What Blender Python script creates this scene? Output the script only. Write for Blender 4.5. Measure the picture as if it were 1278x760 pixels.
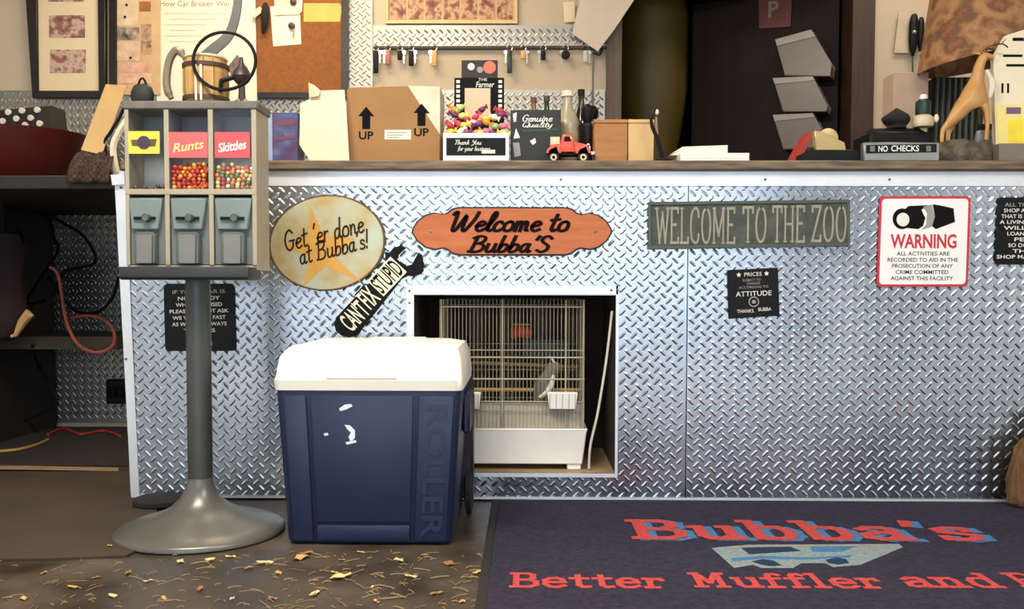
import bpy, bmesh, math, random
from mathutils import Vector, Matrix, noise as mnoise
PI = math.pi
random.seed(7)
for o in list(bpy.data.objects): bpy.data.objects.remove(o)
scene = bpy.context.scene
C = scene.collection

# ---------------------------------------------------------------- camera
FPX, PX0, PY0 = 1150.0, 639.0, 410.0
CAM = Vector((0.0, -2.85, 0.663))
ROT = Matrix.Rotation(math.radians(0.8), 3, 'Z') @ Matrix.Rotation(math.radians(90 - 2.5), 3, 'X') @ Matrix.Rotation(math.radians(0.12), 3, 'Z')
cd = bpy.data.cameras.new('camera'); cam = bpy.data.objects.new('camera', cd); C.objects.link(cam)
cam.location = CAM; cam.rotation_euler = ROT.to_euler()
cd.sensor_fit = 'HORIZONTAL'; cd.sensor_width = 36.0; cd.lens = FPX / 1278 * 36
cd.shift_x = 0.0; cd.shift_y = (PY0 - 380) / 1278; cd.clip_start = 0.05; cd.clip_end = 100
scene.camera = cam

# ---------------------------------------------------------------- world, lights, exposure
w = bpy.data.worlds.new('sky'); scene.world = w; w.use_nodes = True
bg = w.node_tree.nodes['Background']; bg.inputs[0].default_value = (0.78, 0.88, 1.0, 1); bg.inputs[1].default_value = 3.6

def area(name, loc, size, power, col, rot=(0, 0, 0), portal=False):
    l = bpy.data.lights.new(name, 'AREA'); l.shape = 'RECTANGLE'; l.size, l.size_y = size; l.energy = power; l.color = col
    if portal: l.cycles.is_portal = True
    o = bpy.data.objects.new(name, l); C.objects.link(o); o.location = loc; o.rotation_euler = rot
    return o
area('window_portal', (-0.25, -6.2, 1.3), (5.1, 2.1), 1, (1, 1, 1), (PI / 2, 0, 0), True)
area('ceiling_lamp_front', (-0.9, -1.7, 2.66), (1.2, 0.6), 105, (1.0, 0.91, 0.77))
area('ceiling_lamp_front.001', (1.5, -2.6, 2.66), (1.2, 0.6), 70, (1.0, 0.93, 0.82))
area('ceiling_lamp_behind_counter', (-1.0, 0.75, 2.66), (1.2, 0.5), 34, (1.0, 0.80, 0.56))
area('ceiling_lamp_behind_counter.001', (1.75, 0.75, 2.66), (0.9, 0.5), 15, (1.0, 0.82, 0.62))
sun = bpy.data.lights.new('sun', 'SUN'); sun.energy = 1.6; sun.angle = math.radians(1.0); sun.color = (1, 0.93, 0.82)
so = bpy.data.objects.new('sun', sun); C.objects.link(so); so.rotation_euler = (math.radians(62), 0, math.radians(-10))
vs = scene.view_settings
vs.view_transform = 'Standard'; vs.look = 'None'; vs.gamma = 1.0; vs.use_curve_mapping = False; vs.exposure = 0.0
scene.cycles.use_denoising = True
scene.cycles.max_bounces = 8

# ---------------------------------------------------------------- pixel -> place helpers (1278 x 760 frame)
def ray(px, py): return (ROT @ Vector(((px - PX0) / FPX, -(py - PY0) / FPX, -1.0)))
def at(px, py, Y):
    d = ray(px, py); return CAM + d * ((Y - CAM.y) / d.y)
def fl(px, py, z=0.0):
    d = ray(px, py); return CAM + d * ((z - CAM.z) / d.z)

# ---------------------------------------------------------------- materials
def lin(c):
    return tuple((v / 255 / 12.92 if v / 255 <= 0.04045 else ((v / 255 + 0.055) / 1.055) ** 2.4) for v in c)
MATS = {}
def M(name, rgb, rough=0.5, metal=0.0, var=0.10, scale=14.0, bump=0.0, bscale=None, rvar=0.0, coat=0.0, rgb2=None, stretch=None, alpha=None, spec=None):
    if name in MATS: return MATS[name]
    m = bpy.data.materials.new(name); m.use_nodes = True; nt = m.node_tree; N = nt.nodes; L = nt.links
    p = N['Principled BSDF']
    tc = N.new('ShaderNodeTexCoord'); vec = tc.outputs['Object']
    if stretch:
        mp = N.new('ShaderNodeMapping'); mp.inputs['Scale'].default_value = stretch; L.new(vec, mp.inputs['Vector']); vec = mp.outputs['Vector']
    nz = N.new('ShaderNodeTexNoise'); nz.inputs['Scale'].default_value = scale; nz.inputs['Detail'].default_value = 5
    L.new(vec, nz.inputs['Vector'])
    a = lin(rgb); b = lin(rgb2) if rgb2 else None
    ramp = N.new('ShaderNodeValToRGB'); L.new(nz.outputs['Fac'], ramp.inputs['Fac'])
    ramp.color_ramp.elements[0].position = 0.32; ramp.color_ramp.elements[1].position = 0.68
    if b: c0, c1 = a, b
    else: c0 = tuple(v * (1 - var) for v in a); c1 = tuple(min(1, v * (1 + var)) for v in a)
    ramp.color_ramp.elements[0].color = (*c0, 1); ramp.color_ramp.elements[1].color = (*c1, 1)
    L.new(ramp.outputs['Color'], p.inputs['Base Color'])
    p.inputs['Roughness'].default_value = rough; p.inputs['Metallic'].default_value = metal
    if spec is not None: p.inputs['Specular IOR Level'].default_value = spec
    if coat: p.inputs['Coat Weight'].default_value = coat
    if rvar:
        mr = N.new('ShaderNodeMapRange'); mr.inputs['From Min'].default_value = 0.3; mr.inputs['From Max'].default_value = 0.7
        mr.inputs['To Min'].default_value = max(0.02, rough - rvar); mr.inputs['To Max'].default_value = min(1, rough + rvar)
        L.new(nz.outputs['Fac'], mr.inputs['Value']); L.new(mr.outputs['Result'], p.inputs['Roughness'])
    if bump:
        n2 = N.new('ShaderNodeTexNoise'); n2.inputs['Scale'].default_value = bscale or scale * 4; n2.inputs['Detail'].default_value = 4
        L.new(vec, n2.inputs['Vector'])
        bp = N.new('ShaderNodeBump'); bp.inputs['Strength'].default_value = bump; bp.inputs['Distance'].default_value = 0.01
        L.new(n2.outputs['Fac'], bp.inputs['Height']); L.new(bp.outputs['Normal'], p.inputs['Normal'])
    MATS[name] = m; return m
def M_print(name, cols, scale=25, rough=0.5, seed=0.0, interp='LINEAR'):
    """a printed picture: several inks spread by a noise"""
    if name in MATS: return MATS[name]
    m = M(name, cols[0], rough=rough, scale=scale)
    nt = m.node_tree
    ramp = next(n for n in nt.nodes if n.type == 'VALTORGB'); nz = next(n for n in nt.nodes if n.type == 'TEX_NOISE')
    nz.noise_dimensions = '4D'; nz.inputs['W'].default_value = seed
    cr = ramp.color_ramp; cr.interpolation = interp
    while len(cr.elements) < len(cols): cr.elements.new(0.5)
    for i, c in enumerate(cols):
        cr.elements[i].position = 0.3 + 0.4 * i / max(1, len(cols) - 1); cr.elements[i].color = (*lin(c), 1)
    return m
def M_clear(name, tint=(0.95, 0.97, 1.0), gloss=0.08, rough=0.06):
    if name in MATS: return MATS[name]
    m = bpy.data.materials.new(name); m.use_nodes = True; nt = m.node_tree; N = nt.nodes; L = nt.links
    N.remove(N['Principled BSDF']); out = N['Material Output']
    t = N.new('ShaderNodeBsdfTransparent'); t.inputs[0].default_value = (*tint, 1)
    g = N.new('ShaderNodeBsdfGlossy'); g.inputs['Roughness'].default_value = rough
    lw = N.new('ShaderNodeLayerWeight'); pw = N.new('ShaderNodeMath'); pw.operation = 'POWER'; pw.inputs[1].default_value = 4.0; L.new(lw.outputs['Facing'], pw.inputs[0])
    ad = N.new('ShaderNodeMath'); ad.operation = 'MULTIPLY_ADD'; ad.inputs[1].default_value = 0.5; ad.inputs[2].default_value = gloss; L.new(pw.outputs[0], ad.inputs[0])
    mx = N.new('ShaderNodeMixShader'); L.new(ad.outputs[0], mx.inputs[0]); L.new(t.outputs[0], mx.inputs[1]); L.new(g.outputs[0], mx.inputs[2])
    L.new(mx.outputs[0], out.inputs['Surface']); MATS[name] = m; return m
def M_checker(name, c1, c2, scale, rough=0.8):
    if name in MATS: return MATS[name]
    m = M(name, c1, rough=rough); nt = m.node_tree; N = nt.nodes; L = nt.links; p = N['Principled BSDF']
    ck = N.new('ShaderNodeTexChecker'); ck.inputs['Scale'].default_value = scale
    ck.inputs[1].default_value = (*lin(c1), 1); ck.inputs[2].default_value = (*lin(c2), 1)
    tc = next(n for n in N if n.type == 'TEX_COORD'); L.new(tc.outputs['Object'], ck.inputs['Vector'])
    L.new(ck.outputs['Color'], p.inputs['Base Color']); return m

plate_m = M('aluminium_tread_plate', (182, 188, 196), rough=0.25, metal=1.0, var=0.06, scale=3.0, rvar=0.07)
trim_m = M('aluminium_angle_trim', (225, 228, 232), rough=0.42, metal=0.55, var=0.05, scale=8)
wallplate_m = M('dull_wall_tread_plate', (158, 154, 146), rough=0.38, metal=1.0, var=0.1, scale=3.0, rvar=0.06)
beige_m = M('beige_painted_wall', (196, 180, 156), rough=0.85, var=0.04, scale=2.5, bump=0.08, bscale=60)
pale_wall_m = M('pale_grey_wall_paint', (208, 212, 216), rough=0.85, var=0.03, scale=3)
ceil_m = M('white_ceiling_tile', (215, 212, 205), rough=0.9, var=0.04)
floor_m = M('worn_dark_floor', (46, 38, 30), rough=0.42, var=0.3, scale=5.0, bump=0.12, bscale=40, rvar=0.15, rgb2=(82, 71, 58))
ctop_m = M('worn_brown_laminate', (62, 50, 40), rough=0.5, scale=9, rgb2=(128, 108, 84), stretch=(1.0, 8, 8))
darkwood_m = M('dark_brown_wood', (58, 38, 27), rough=0.5, var=0.35, scale=6, stretch=(6, 6, 0.7))
reddoor_m = M('dark_red_brown_door', (27, 15, 11), rough=0.5, var=0.2, scale=5, stretch=(6, 6, 0.6), spec=0.15)
greywood_m = M('weathered_grey_brown_wood', (92, 80, 68), rough=0.7, var=0.25, scale=6, stretch=(8, 8, 0.7))
black_m = M('black_plastic', (14, 14, 15), rough=0.45, var=0.2, spec=0.2)
blackmat_m = M('matte_black_paint', (15, 15, 16), rough=0.75, var=0.2, spec=0.2)
rubber_m = M('black_rubber', (24, 23, 22), rough=0.8, var=0.25, scale=30, bump=0.15)
white_m = M('white_plastic', (238, 236, 228), rough=0.4, var=0.03)
whiteprint_m = M('white_print', (226, 224, 214), rough=0.6, var=0.03)
blackprint_m = M('black_print', (16, 15, 15), rough=0.7, var=0.05, spec=0.1)
paper_m = M('white_paper', (232, 224, 206), rough=0.8, var=0.04, scale=6)
cream_m = M('cream_paper', (232, 216, 184), rough=0.8, var=0.04, scale=6)
card_m = M('brown_cardboard', (158, 118, 74), rough=0.85, var=0.07, scale=8, bump=0.05)
tan_m = M('tan_cardboard', (208, 168, 112), rough=0.85, var=0.07, scale=8)
chrome_m = M('bright_steel', (190, 190, 188), rough=0.22, metal=1.0, var=0.08)
steel_m = M('dull_grey_steel', (105, 103, 98), rough=0.4, metal=0.8, var=0.15)

# ---------------------------------------------------------------- mesh builder
class B:
    def __init__(s): s.v = []; s.f = []
    def add(s, vs, fs):
        n = len(s.v); s.v += [Vector(v) for v in vs]; s.f += [tuple(i + n for i in f) for f in fs]; return s
    def box(s, a, b):
        x0, y0, z0 = a; x1, y1, z1 = b
        if x0 > x1: x0, x1 = x1, x0
        if y0 > y1: y0, y1 = y1, y0
        if z0 > z1: z0, z1 = z1, z0
        return s.add([(x0, y0, z0), (x1, y0, z0), (x1, y1, z0), (x0, y1, z0), (x0, y0, z1), (x1, y0, z1), (x1, y1, z1), (x0, y1, z1)],
                     [(0, 3, 2, 1), (4, 5, 6, 7), (0, 1, 5, 4), (1, 2, 6, 5), (2, 3, 7, 6), (3, 0, 4, 7)])
    def loft(s, rings, cap=True):
        n = len(rings[0]); vs = [p for r in rings for p in r]; fs = []
        for i in range(len(rings) - 1):
            for j in range(n):
                k = (j + 1) % n; fs.append((i * n + j, i * n + k, (i + 1) * n + k, (i + 1) * n + j))
        if cap: fs.append(tuple(range(n - 1, -1, -1))); fs.append(tuple((len(rings) - 1) * n + j for j in range(n)))
        return s.add(vs, fs)
    def lathe(s, c, prof, n=24, axis='Z', cap=True):
        c = Vector(c); rings = []
        for r, h in prof:
            ring = []
            for j in range(n):
                t = 2 * PI * j / n; a, b = r * math.cos(t), r * math.sin(t)
                ring.append(c + (Vector((a, b, h)) if axis == 'Z' else Vector((a, h, -b)) if axis == 'Y' else Vector((h, a, b))))
            rings.append(ring)
        return s.loft(rings, cap)
    def tube(s, pts, r, n=8, closed=False):
        pts = [Vector(p) for p in pts]; rs = r if isinstance(r, (list, tuple)) else [r] * len(pts)
        rings = []; up = None; m = len(pts)
        for i, p in enumerate(pts):
            if closed: t = (pts[(i + 1) % m] - pts[i - 1]).normalized()
            else: t = (pts[min(i + 1, m - 1)] - pts[max(i - 1, 0)]).normalized()
            if up is None: up = Vector((0, 0, 1)) if abs(t.z) < 0.9 else Vector((1, 0, 0))
            x = up - t * up.dot(t)
            if x.length < 1e-5: x = t.orthogonal()
            x.normalize(); y = t.cross(x); up = x
            rings.append([p + (x * math.cos(2 * PI * j / n) + y * math.sin(2 * PI * j / n)) * rs[i] for j in range(n)])
        if closed: rings.append(rings[0][:]); return s.loft(rings, False)
        return s.loft(rings)
    def prism(s, poly, off):
        """poly: list of 3-D points, off: extrusion vector"""
        n = len(poly); off = Vector(off); P = [Vector(p) for p in poly]
        return s.add(P + [p + off for p in P], [tuple(range(n))] + [tuple(range(2 * n - 1, n - 1, -1))] + [(i, i + n, (i + 1) % n + n, (i + 1) % n) for i in range(n)])
    def ball(s, c, r, n=8, m=6, sc=(1, 1, 1)):
        c = Vector(c); rings = []
        for i in range(m + 1):
            a = PI * i / m; rr = max(1e-4, math.sin(a)) * r
            rings.append([c + Vector((rr * math.cos(2 * PI * j / n) * sc[0], rr * math.sin(2 * PI * j / n) * sc[1], -math.cos(a) * r * sc[2])) for j in range(n)])
        return s.loft(rings)
    def xf(s, mtx):
        s.v = [mtx @ v for v in s.v]; return s
    def build(s, name, mat, parent=None, smooth=False, bevel=0.0, seg=1, local=False, angle=40, kind=None, label=None):
        """vertices are world positions unless local; they are brought into the parent's frame"""
        me = bpy.data.meshes.new(name)
        vs = s.v
        if parent is not None and not local:
            inv = world_of(parent).inverted(); vs = [inv @ v for v in vs]
        me.from_pydata([tuple(v) for v in vs], [], s.f)
        bm = bmesh.new(); bm.from_mesh(me)
        bmesh.ops.remove_doubles(bm, verts=bm.verts, dist=1e-6)
        bmesh.ops.recalc_face_normals(bm, faces=bm.faces)
        if bevel:
            ed = [e for e in bm.edges if len(e.link_faces) == 2 and e.calc_face_angle(0) > math.radians(35)]
            bmesh.ops.bevel(bm, geom=ed, offset=bevel, segments=seg, profile=0.5, affect='EDGES', clamp_overlap=True)
        if smooth or bevel:
            for f in bm.faces: f.smooth = True
            for e in bm.edges:
                if len(e.link_faces) == 2 and e.calc_face_angle(0) > math.radians(angle): e.smooth = False
        bm.to_mesh(me); bm.free()
        me.materials.append(mat)
        o = bpy.data.objects.new(name, me); C.objects.link(o)
        if parent is not None: o.parent = parent
        if kind: o['kind'] = kind
        if label: o['label'] = label
        return o
def world_of(o):
    m = Matrix.LocRotScale(o.location, o.rotation_euler, o.scale)
    return world_of(o.parent) @ m if o.parent else m
def thing(name, label, cat, loc=(0, 0, 0), rot=(0, 0, 0), group=None):
    o = bpy.data.objects.new(name, None); C.objects.link(o); o.location = loc; o.rotation_euler = rot
    o.empty_display_size = 0.05
    return tag(o, label, cat, group)
def tag(o, label, cat=None, group=None, kind=None):
    o['label'] = label
    if cat: o['category'] = cat
    if group: o['group'] = group
    if kind: o['kind'] = kind
    return o
def struct(o): o['kind'] = 'structure'; return o
def catmull(P, k=5, closed=False):
    P = [Vector(p) for p in P]; n = len(P)
    if n < 3: return P
    out = []
    rng = n if closed else n - 1
    for i in range(rng):
        if closed: a, b, c, d = P[i - 1], P[i], P[(i + 1) % n], P[(i + 2) % n]
        else: a, b, c, d = P[max(i - 1, 0)], P[i], P[i + 1], P[min(i + 2, n - 1)]
        for j in range(k):
            t = j / k
            out.append(0.5 * (2 * b + (c - a) * t + (2 * a - 5 * b + 4 * c - d) * t * t + (3 * b - a - 3 * c + d) * t ** 3))
    if not closed: out.append(P[-1])
    return out
def pxpoly(pts, Y): return [at(x, y, Y) for x, y in pts]
def pbox(b, x0, y0, x1, y1, Y, depth):
    """box whose front face fills the pixel rectangle at depth plane Y"""
    a = at(x0, y1, Y); c = at(x1, y0, Y); return b.box((a.x, Y, a.z), (c.x, Y + depth, c.z))

# ---------------------------------------------------------------- lettering
def text_mesh(body, shear=0.0, offset=0.0, extrude=0.0):
    cu = bpy.data.curves.new('lettering', 'FONT'); cu.body = body; cu.size = 1.0; cu.shear = shear; cu.offset = offset
    cu.extrude = extrude; cu.resolution_u = 3; cu.align_x = 'CENTER'; cu.align_y = 'CENTER'
    o = bpy.data.objects.new('lettering_tmp', cu); C.objects.link(o)
    dg = bpy.context.evaluated_depsgraph_get(); me = bpy.data.meshes.new_from_object(o.evaluated_get(dg))
    vs = [v.co.copy() for v in me.vertices]; fs = [tuple(p.vertices) for p in me.polygons]
    bpy.data.objects.remove(o); bpy.data.curves.remove(cu); bpy.data.meshes.remove(me)
    return vs, fs
def fit(vs, fs, origin, ux, uy, w, h, lift=0.0):
    """stretch flat letters to w x h, centred on origin, along unit vectors ux, uy"""
    x0 = min(v.x for v in vs); x1 = max(v.x for v in vs); y0 = min(v.y for v in vs); y1 = max(v.y for v in vs)
    n = Vector(ux).cross(Vector(uy)).normalized(); zm = max(v.z for v in vs)
    b = B(); ux, uy, origin = Vector(ux), Vector(uy), Vector(origin)
    b.add([origin + ux * ((v.x - (x0 + x1) / 2) / max(1e-6, x1 - x0) * w) + uy * ((v.y - (y0 + y1) / 2) / max(1e-6, y1 - y0) * h) + n * (lift + v.z) for v in vs], fs)
    return b
def lettering(body, mat, parent, origin, ux, uy, w, h, shear=0.0, offset=0.0, lift=0.0012, thick=0.0006, name='lettering'):
    vs, fs = text_mesh(body, shear, offset, 0.0)
    b = fit(vs, fs, origin, ux, uy, w, h, lift)
    return b.build(name, mat, parent)
def plettering(body, mat, parent, px0, py0, px1, py1, Y, **k):
    a = at(px0, py1, Y); c = at(px1, py0, Y)
    return lettering(body, mat, parent, ((a.x + c.x) / 2, Y, (a.z + c.z) / 2), (1, 0, 0), (0, 0, 1), c.x - a.x, c.z - a.z, **k)
SCRIPT = {
 'W': (1.95, [[(0,1.75),(.12,2),(.27,1.85),(.3,.3),(.42,0),(.62,.25),(1.0,1.7),(1.02,.4),(1.15,0),(1.35,.2),(1.72,1.3),(1.8,2)]]),
 'e': (.72, [[(0,.5),(.45,.6),(.6,.82),(.42,1),(.18,.92),(.05,.55),(.12,.15),(.35,0),(.66,.18)]]),
 'l': (.5, [[(0,.2),(.3,1.1),(.42,1.8),(.3,2),(.17,1.7),(.13,.5),(.22,.03),(.45,.1)]]),
 'c': (.68, [[(.55,.82),(.4,1),(.15,.9),(.02,.5),(.12,.1),(.35,0),(.62,.18)]]),
 'o': (.82, [[(.38,1),(.12,.88),(0,.5),(.1,.1),(.35,0),(.6,.15),(.66,.55),(.56,.9),(.36,1)]]),
 'm': (1.12, [[(0,1),(.06,.6),(.05,0)],[(.05,.5),(.2,.95),(.36,.95),(.42,.6),(.42,0)],[(.42,.5),(.57,.95),(.74,.95),(.8,.6),(.8,.12),(.95,.08)]]),
 't': (.6, [[(.22,1.75),(.17,.8),(.17,.2),(.3,0),(.52,.12)],[(-.08,1.15),(.5,1.25)]]),
 'B': (1.18, [[(.14,1.95),(.12,1),(.05,0)],[(-.12,1.75),(.3,2),(.75,1.85),(.8,1.4),(.5,1.1),(.2,1.05)],[(.2,1.05),(.7,1.0),(.95,.6),(.8,.15),(.4,0),(-.12,.05)]]),
 'u': (.9, [[(0,1),(0,.3),(.15,0),(.4,.1),(.56,.5),(.58,1)],[(.58,1),(.58,.2),(.7,0),(.86,.12)]]),
 'b': (.8, [[(.07,2),(.04,1),(.05,.1),(.3,0),(.58,.2),(.62,.7),(.42,.96),(.15,.8),(.05,.45)]]),
 'a': (.88, [[(.56,.88),(.3,1),(.05,.7),(.05,.25),(.25,0),(.5,.3),(.58,1)],[(.58,1),(.56,.2),(.68,0),(.82,.12)]]),
 "'": (.36, [[(.18,2),(.06,1.55)]]),
 'S': (.98, [[(.78,1.7),(.5,2),(.15,1.85),(.1,1.4),(.45,1.05),(.77,.7),(.7,.2),(.35,0),(0,.22)]]),
 's': (.66, [[(.5,.82),(.3,1),(.08,.85),(.15,.6),(.45,.45),(.5,.15),(.25,0),(0,.12)]]),
 'G': (1.2, [[(.9,1.65),(.6,2),(.2,1.7),(.05,1),(.2,.3),(.55,0),(.9,.3),(.96,.9)],[(.55,.9),(1.1,.92)]]),
 'r': (.56, [[(.07,1),(.05,0)],[(.05,.55),(.2,.9),(.46,.95)]]),
 'd': (.88, [[(.55,.88),(.3,1),(.05,.7),(.05,.25),(.25,0),(.5,.3),(.6,1)],[(.66,2),(.59,.8),(.6,.12),(.78,.08)]]),
 'n': (.82, [[(0,1),(.06,.6),(.05,0)],[(.05,.5),(.22,.95),(.42,.95),(.5,.6),(.5,.12),(.68,.08)]]),
 '!': (.36, [[(.2,2),(.1,.6)],[(.07,.18),(.05,.02)]]),
 'T': (1.0, [[(0,1.9),(.5,1.98),(1.05,1.9)],[(.55,1.95),(.45,0)]]),
 'h': (.8, [[(.1,2),(.05,0)],[(.06,.5),(.25,.95),(.45,.9),(.5,.5),(.5,.1),(.66,.08)]]),
 'k': (.75, [[(.1,2),(.05,0)],[(.5,1),(.1,.5)],[(.15,.55),(.6,.02)]]),
 'Y': (1.0, [[(.05,2),(.15,1.2),(.4,1),(.7,1.3),(.95,2)],[(.95,2),(.75,.8),(.5,-.3),(.1,-.5)]]),
 'f': (.55, [[(.55,1.85),(.4,2),(.25,1.7),(.2,.8),(.12,-.5)],[(-.05,.95),(.5,1.05)]]),
 'y': (.85, [[(0,1),(.03,.4),(.25,.15),(.5,.4),(.6,1)],[(.6,1),(.55,0),(.4,-.6),(.1,-.6)]]),
 'i': (.4, [[(.1,1),(.07,.2),(.2,0),(.36,.1)],[(.15,1.5),(.16,1.4)]]),
 'Q': (1.3, [[(.6,2),(.2,1.7),(.05,1),(.2,.3),(.6,0),(1.0,.3),(1.15,1),(1.0,1.7),(.6,2)],[(.6,.5),(.9,.1),(1.25,-.2)]]),
}
SERIF = {
 'W': (1.3, [[(.08,2),(.36,0),(.62,1.55)],[(.62,1.75),(.92,0),(1.17,2)]], [(.08,2),(1.17,2)]),
 'E': (.85, [[(.12,2),(.12,0)],[(.05,2),(.72,2),(.72,1.75)],[(.12,1.05),(.55,1.05)],[(.05,0),(.75,0),(.75,.28)]], []),
 'L': (.85, [[(.14,2),(.14,0)],[(.03,0),(.75,0),(.75,.3)]], [(.14,2)]),
 'C': (.95, [[(.8,1.5),(.72,1.9),(.45,2),(.15,1.7),(.06,1),(.15,.3),(.45,0),(.72,.1),(.82,.5)]], []),
 'O': (1.0, [[(.48,2),(.2,1.75),(.08,1),(.2,.25),(.48,0),(.76,.25),(.88,1),(.76,1.75),(.48,2)]], []),
 'M': (1.25, [[(.14,0),(.14,2),(.58,.4),(1.02,2),(1.02,0)]], [(.14,2),(1.02,2),(.14,0),(1.02,0)]),
 'T': (.95, [[(.05,1.7),(.05,2),(.85,2),(.85,1.7)],[(.45,2),(.45,0)]], [(.45,0)]),
 'H': (1.05, [[(.15,2),(.15,0)],[(.82,2),(.82,0)],[(.15,1),(.82,1)]], [(.15,2),(.15,0),(.82,2),(.82,0)]),
 'Z': (.9, [[(.08,1.7),(.08,2),(.78,2),(.08,0),(.8,0),(.8,.3)]], []),
}
RC = [0]
def ribbon(b, pts, wd):
    n = len(pts)
    L = []; R = []
    for i, p in enumerate(pts):
        t = (pts[min(i + 1, n - 1)] - pts[max(i - 1, 0)]); t = t.normalized() if t.length > 1e-6 else Vector((1, 0, 0))
        q = Vector((-t.y, t.x, 0)) * wd / 2; L.append(p + q); R.append(p - q)
    t0 = (pts[0] - pts[1]).normalized() * wd * .4; t1 = (pts[-1] - pts[-2]).normalized() * wd * .4
    L[0] += t0; R[0] += t0; L[-1] += t1; R[-1] += t1
    RC[0] = (RC[0] + 1) % 14; dz = Vector((0, 0, RC[0] * 3e-5))     # overlapping strokes lie a hair apart
    b.add([v + dz for v in L + R], [(i, i + 1, n + i + 1, n + i) for i in range(n - 1)])
def strokes(body, wd, shear=0.0, serif=False, gap=0.12):
    b = B(); x = 0
    for ch in body:
        if ch == ' ': x += 0.6; continue
        g = (SERIF if serif else SCRIPT)[ch]
        for pl in g[1]:
            P = [Vector((p[0] + x + shear * p[1], p[1], 0)) for p in pl]
            if not serif or ch in 'CO': P = catmull(P, 5)
            if serif and ch not in 'CO':
                for i in range(len(P) - 1): ribbon(b, [P[i], P[i + 1]], wd)
            else: ribbon(b, P, wd)
        if serif:
            for sx, sy in g[2]: ribbon(b, [Vector((x + sx - .14, sy, 0)), Vector((x + sx + .14, sy, 0))], wd * .55)
        x += g[0] + gap
    return b.v, b.f
def script(body, mat, parent, origin, ux, uy, w, h, wd=0.2, shear=0.25, serif=False, lift=0.0012, name='lettering', gap=0.06):
    vs, fs = strokes(body, wd, shear, serif, gap)
    return fit(vs, fs, origin, ux, uy, w, h, lift).build(name, mat, parent)
def pscript(body, mat, parent, px0, py0, px1, py1, Y, **k):
    a = at(px0, py1, Y); c = at(px1, py0, Y)
    return script(body, mat, parent, ((a.x + c.x) / 2, Y, (a.z + c.z) / 2), (1, 0, 0), (0, 0, 1), c.x - a.x, c.z - a.z, **k)

# ---------------------------------------------------------------- tread plate
CELL = 0.0357
def tread(b, x0, x1, z0, z1, Y, thick=0.004, holes=(), ph=(0.0, 0.0), flip=False, lean=None):
    """sheet in the XZ plane facing -Y with raised lugs in a basket pattern; holes: (x0,x1,z0,z1)"""
    xs = sorted({x0, x1, *[min(max(v, x0), x1) for h in holes for v in h[:2]]}); zs = sorted({z0, z1, *[min(max(v, z0), z1) for h in holes for v in h[2:]]})
    for i in range(len(xs) - 1):
        for j in range(len(zs) - 1):
            cx, cz = (xs[i] + xs[i + 1]) / 2, (zs[j] + zs[j + 1]) / 2
            if any(h[0] < cx < h[1] and h[2] < cz < h[3] for h in holes): continue
            b.box((xs[i], Y, zs[j]), (xs[i + 1], Y + thick, zs[j + 1]))
    L, W, H = 0.0330, 0.0104, 0.0020
    shape = [(-.5, 0, 0), (-.27, .5, 0), (.27, .5, 0), (.5, 0, 0), (.27, -.5, 0), (-.27, -.5, 0), (-.24, 0, 1), (.24, 0, 1)]
    faces = [(0, 1, 6), (1, 2, 7, 6), (2, 3, 7), (3, 4, 7), (4, 5, 6, 7), (5, 0, 6)]
    nx = int((x1 - x0) / CELL) + 2; nz = int((z1 - z0) / CELL) + 2
    for i in range(nx):
        for j in range(nz):
            for k in (0, 1):
                cx = x0 + (i + ph[0] + .5 * k) * CELL; cz = z0 + (j + ph[1] + .5 * k) * CELL
                if cx < x0 + .011 or cx > x1 - .011 or cz < z0 + .011 or cz > z1 - .011: continue
                if any(h[0] - .011 < cx < h[1] + .011 and h[2] - .011 < cz < h[3] + .011 for h in holes): continue
                a = PI / 4 if (k == 0) != flip else -PI / 4
                ca, sa = math.cos(a), math.sin(a)
                b.add([(cx + u * L * ca - v * W * sa, Y - t * H + 0.0002, cz + u * L * sa + v * W * ca) for u, v, t in shape], faces)
    if lean:  # shear in x with height
        for v in b.v: v.x += lean(v)
    return b

# ================================================================ SETTING
YB = 1.50                                     # back wall plane
XL, XR, YFRONT, ZC = -2.9, 3.1, -6.2, 2.7
struct(B().box((XL - .1, YFRONT - .1, -0.1), (XR + .1, YB + 2.4, 0)).build('floor', floor_m))
struct(B().box((XL, YFRONT, 0), (XR, -1.78, .004)).build('floor_added_pale', M('added_pale_floor', (186, 188, 188), rough=0.5, var=0.06, scale=3)))  # unseen pale floor, added so the lower tread plate reflects brighter
struct(B().box((XL - .1, YFRONT - .1, ZC), (XR + .1, YB + 2.4, ZC + .1)).build('ceiling', ceil_m))
struct(B().box((XL - .1, YFRONT, 0), (XL, YB + 2.3, ZC)).build('wall_left', pale_wall_m))
struct(B().box((XR, YFRONT, 0), (XR + .1, YB + 2.3, ZC)).build('wall_right', pale_wall_m))
DX0, DX1 = at(775, 100, YB).x, at(1063, 100, YB).x      # doorway
wb = B()
wb.box((XL, YB, 0), (DX0, YB + .1, ZC)).box((DX1, YB, 0), (XR, YB + .1, ZC)).box((DX0, YB, 2.15), (DX1, YB + .1, ZC))
wall_back = struct(wb.build('wall_back', beige_m))
# dark room behind the doorway
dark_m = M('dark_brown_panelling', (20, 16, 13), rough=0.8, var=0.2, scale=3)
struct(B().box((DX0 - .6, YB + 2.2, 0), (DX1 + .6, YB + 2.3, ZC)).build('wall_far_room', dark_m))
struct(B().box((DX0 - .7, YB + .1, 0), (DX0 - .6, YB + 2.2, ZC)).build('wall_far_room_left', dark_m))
struct(B().box((DX1 + .6, YB + .1, 0), (DX1 + .7, YB + 2.2, ZC)).build('wall_far_room_right', dark_m))
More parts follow.
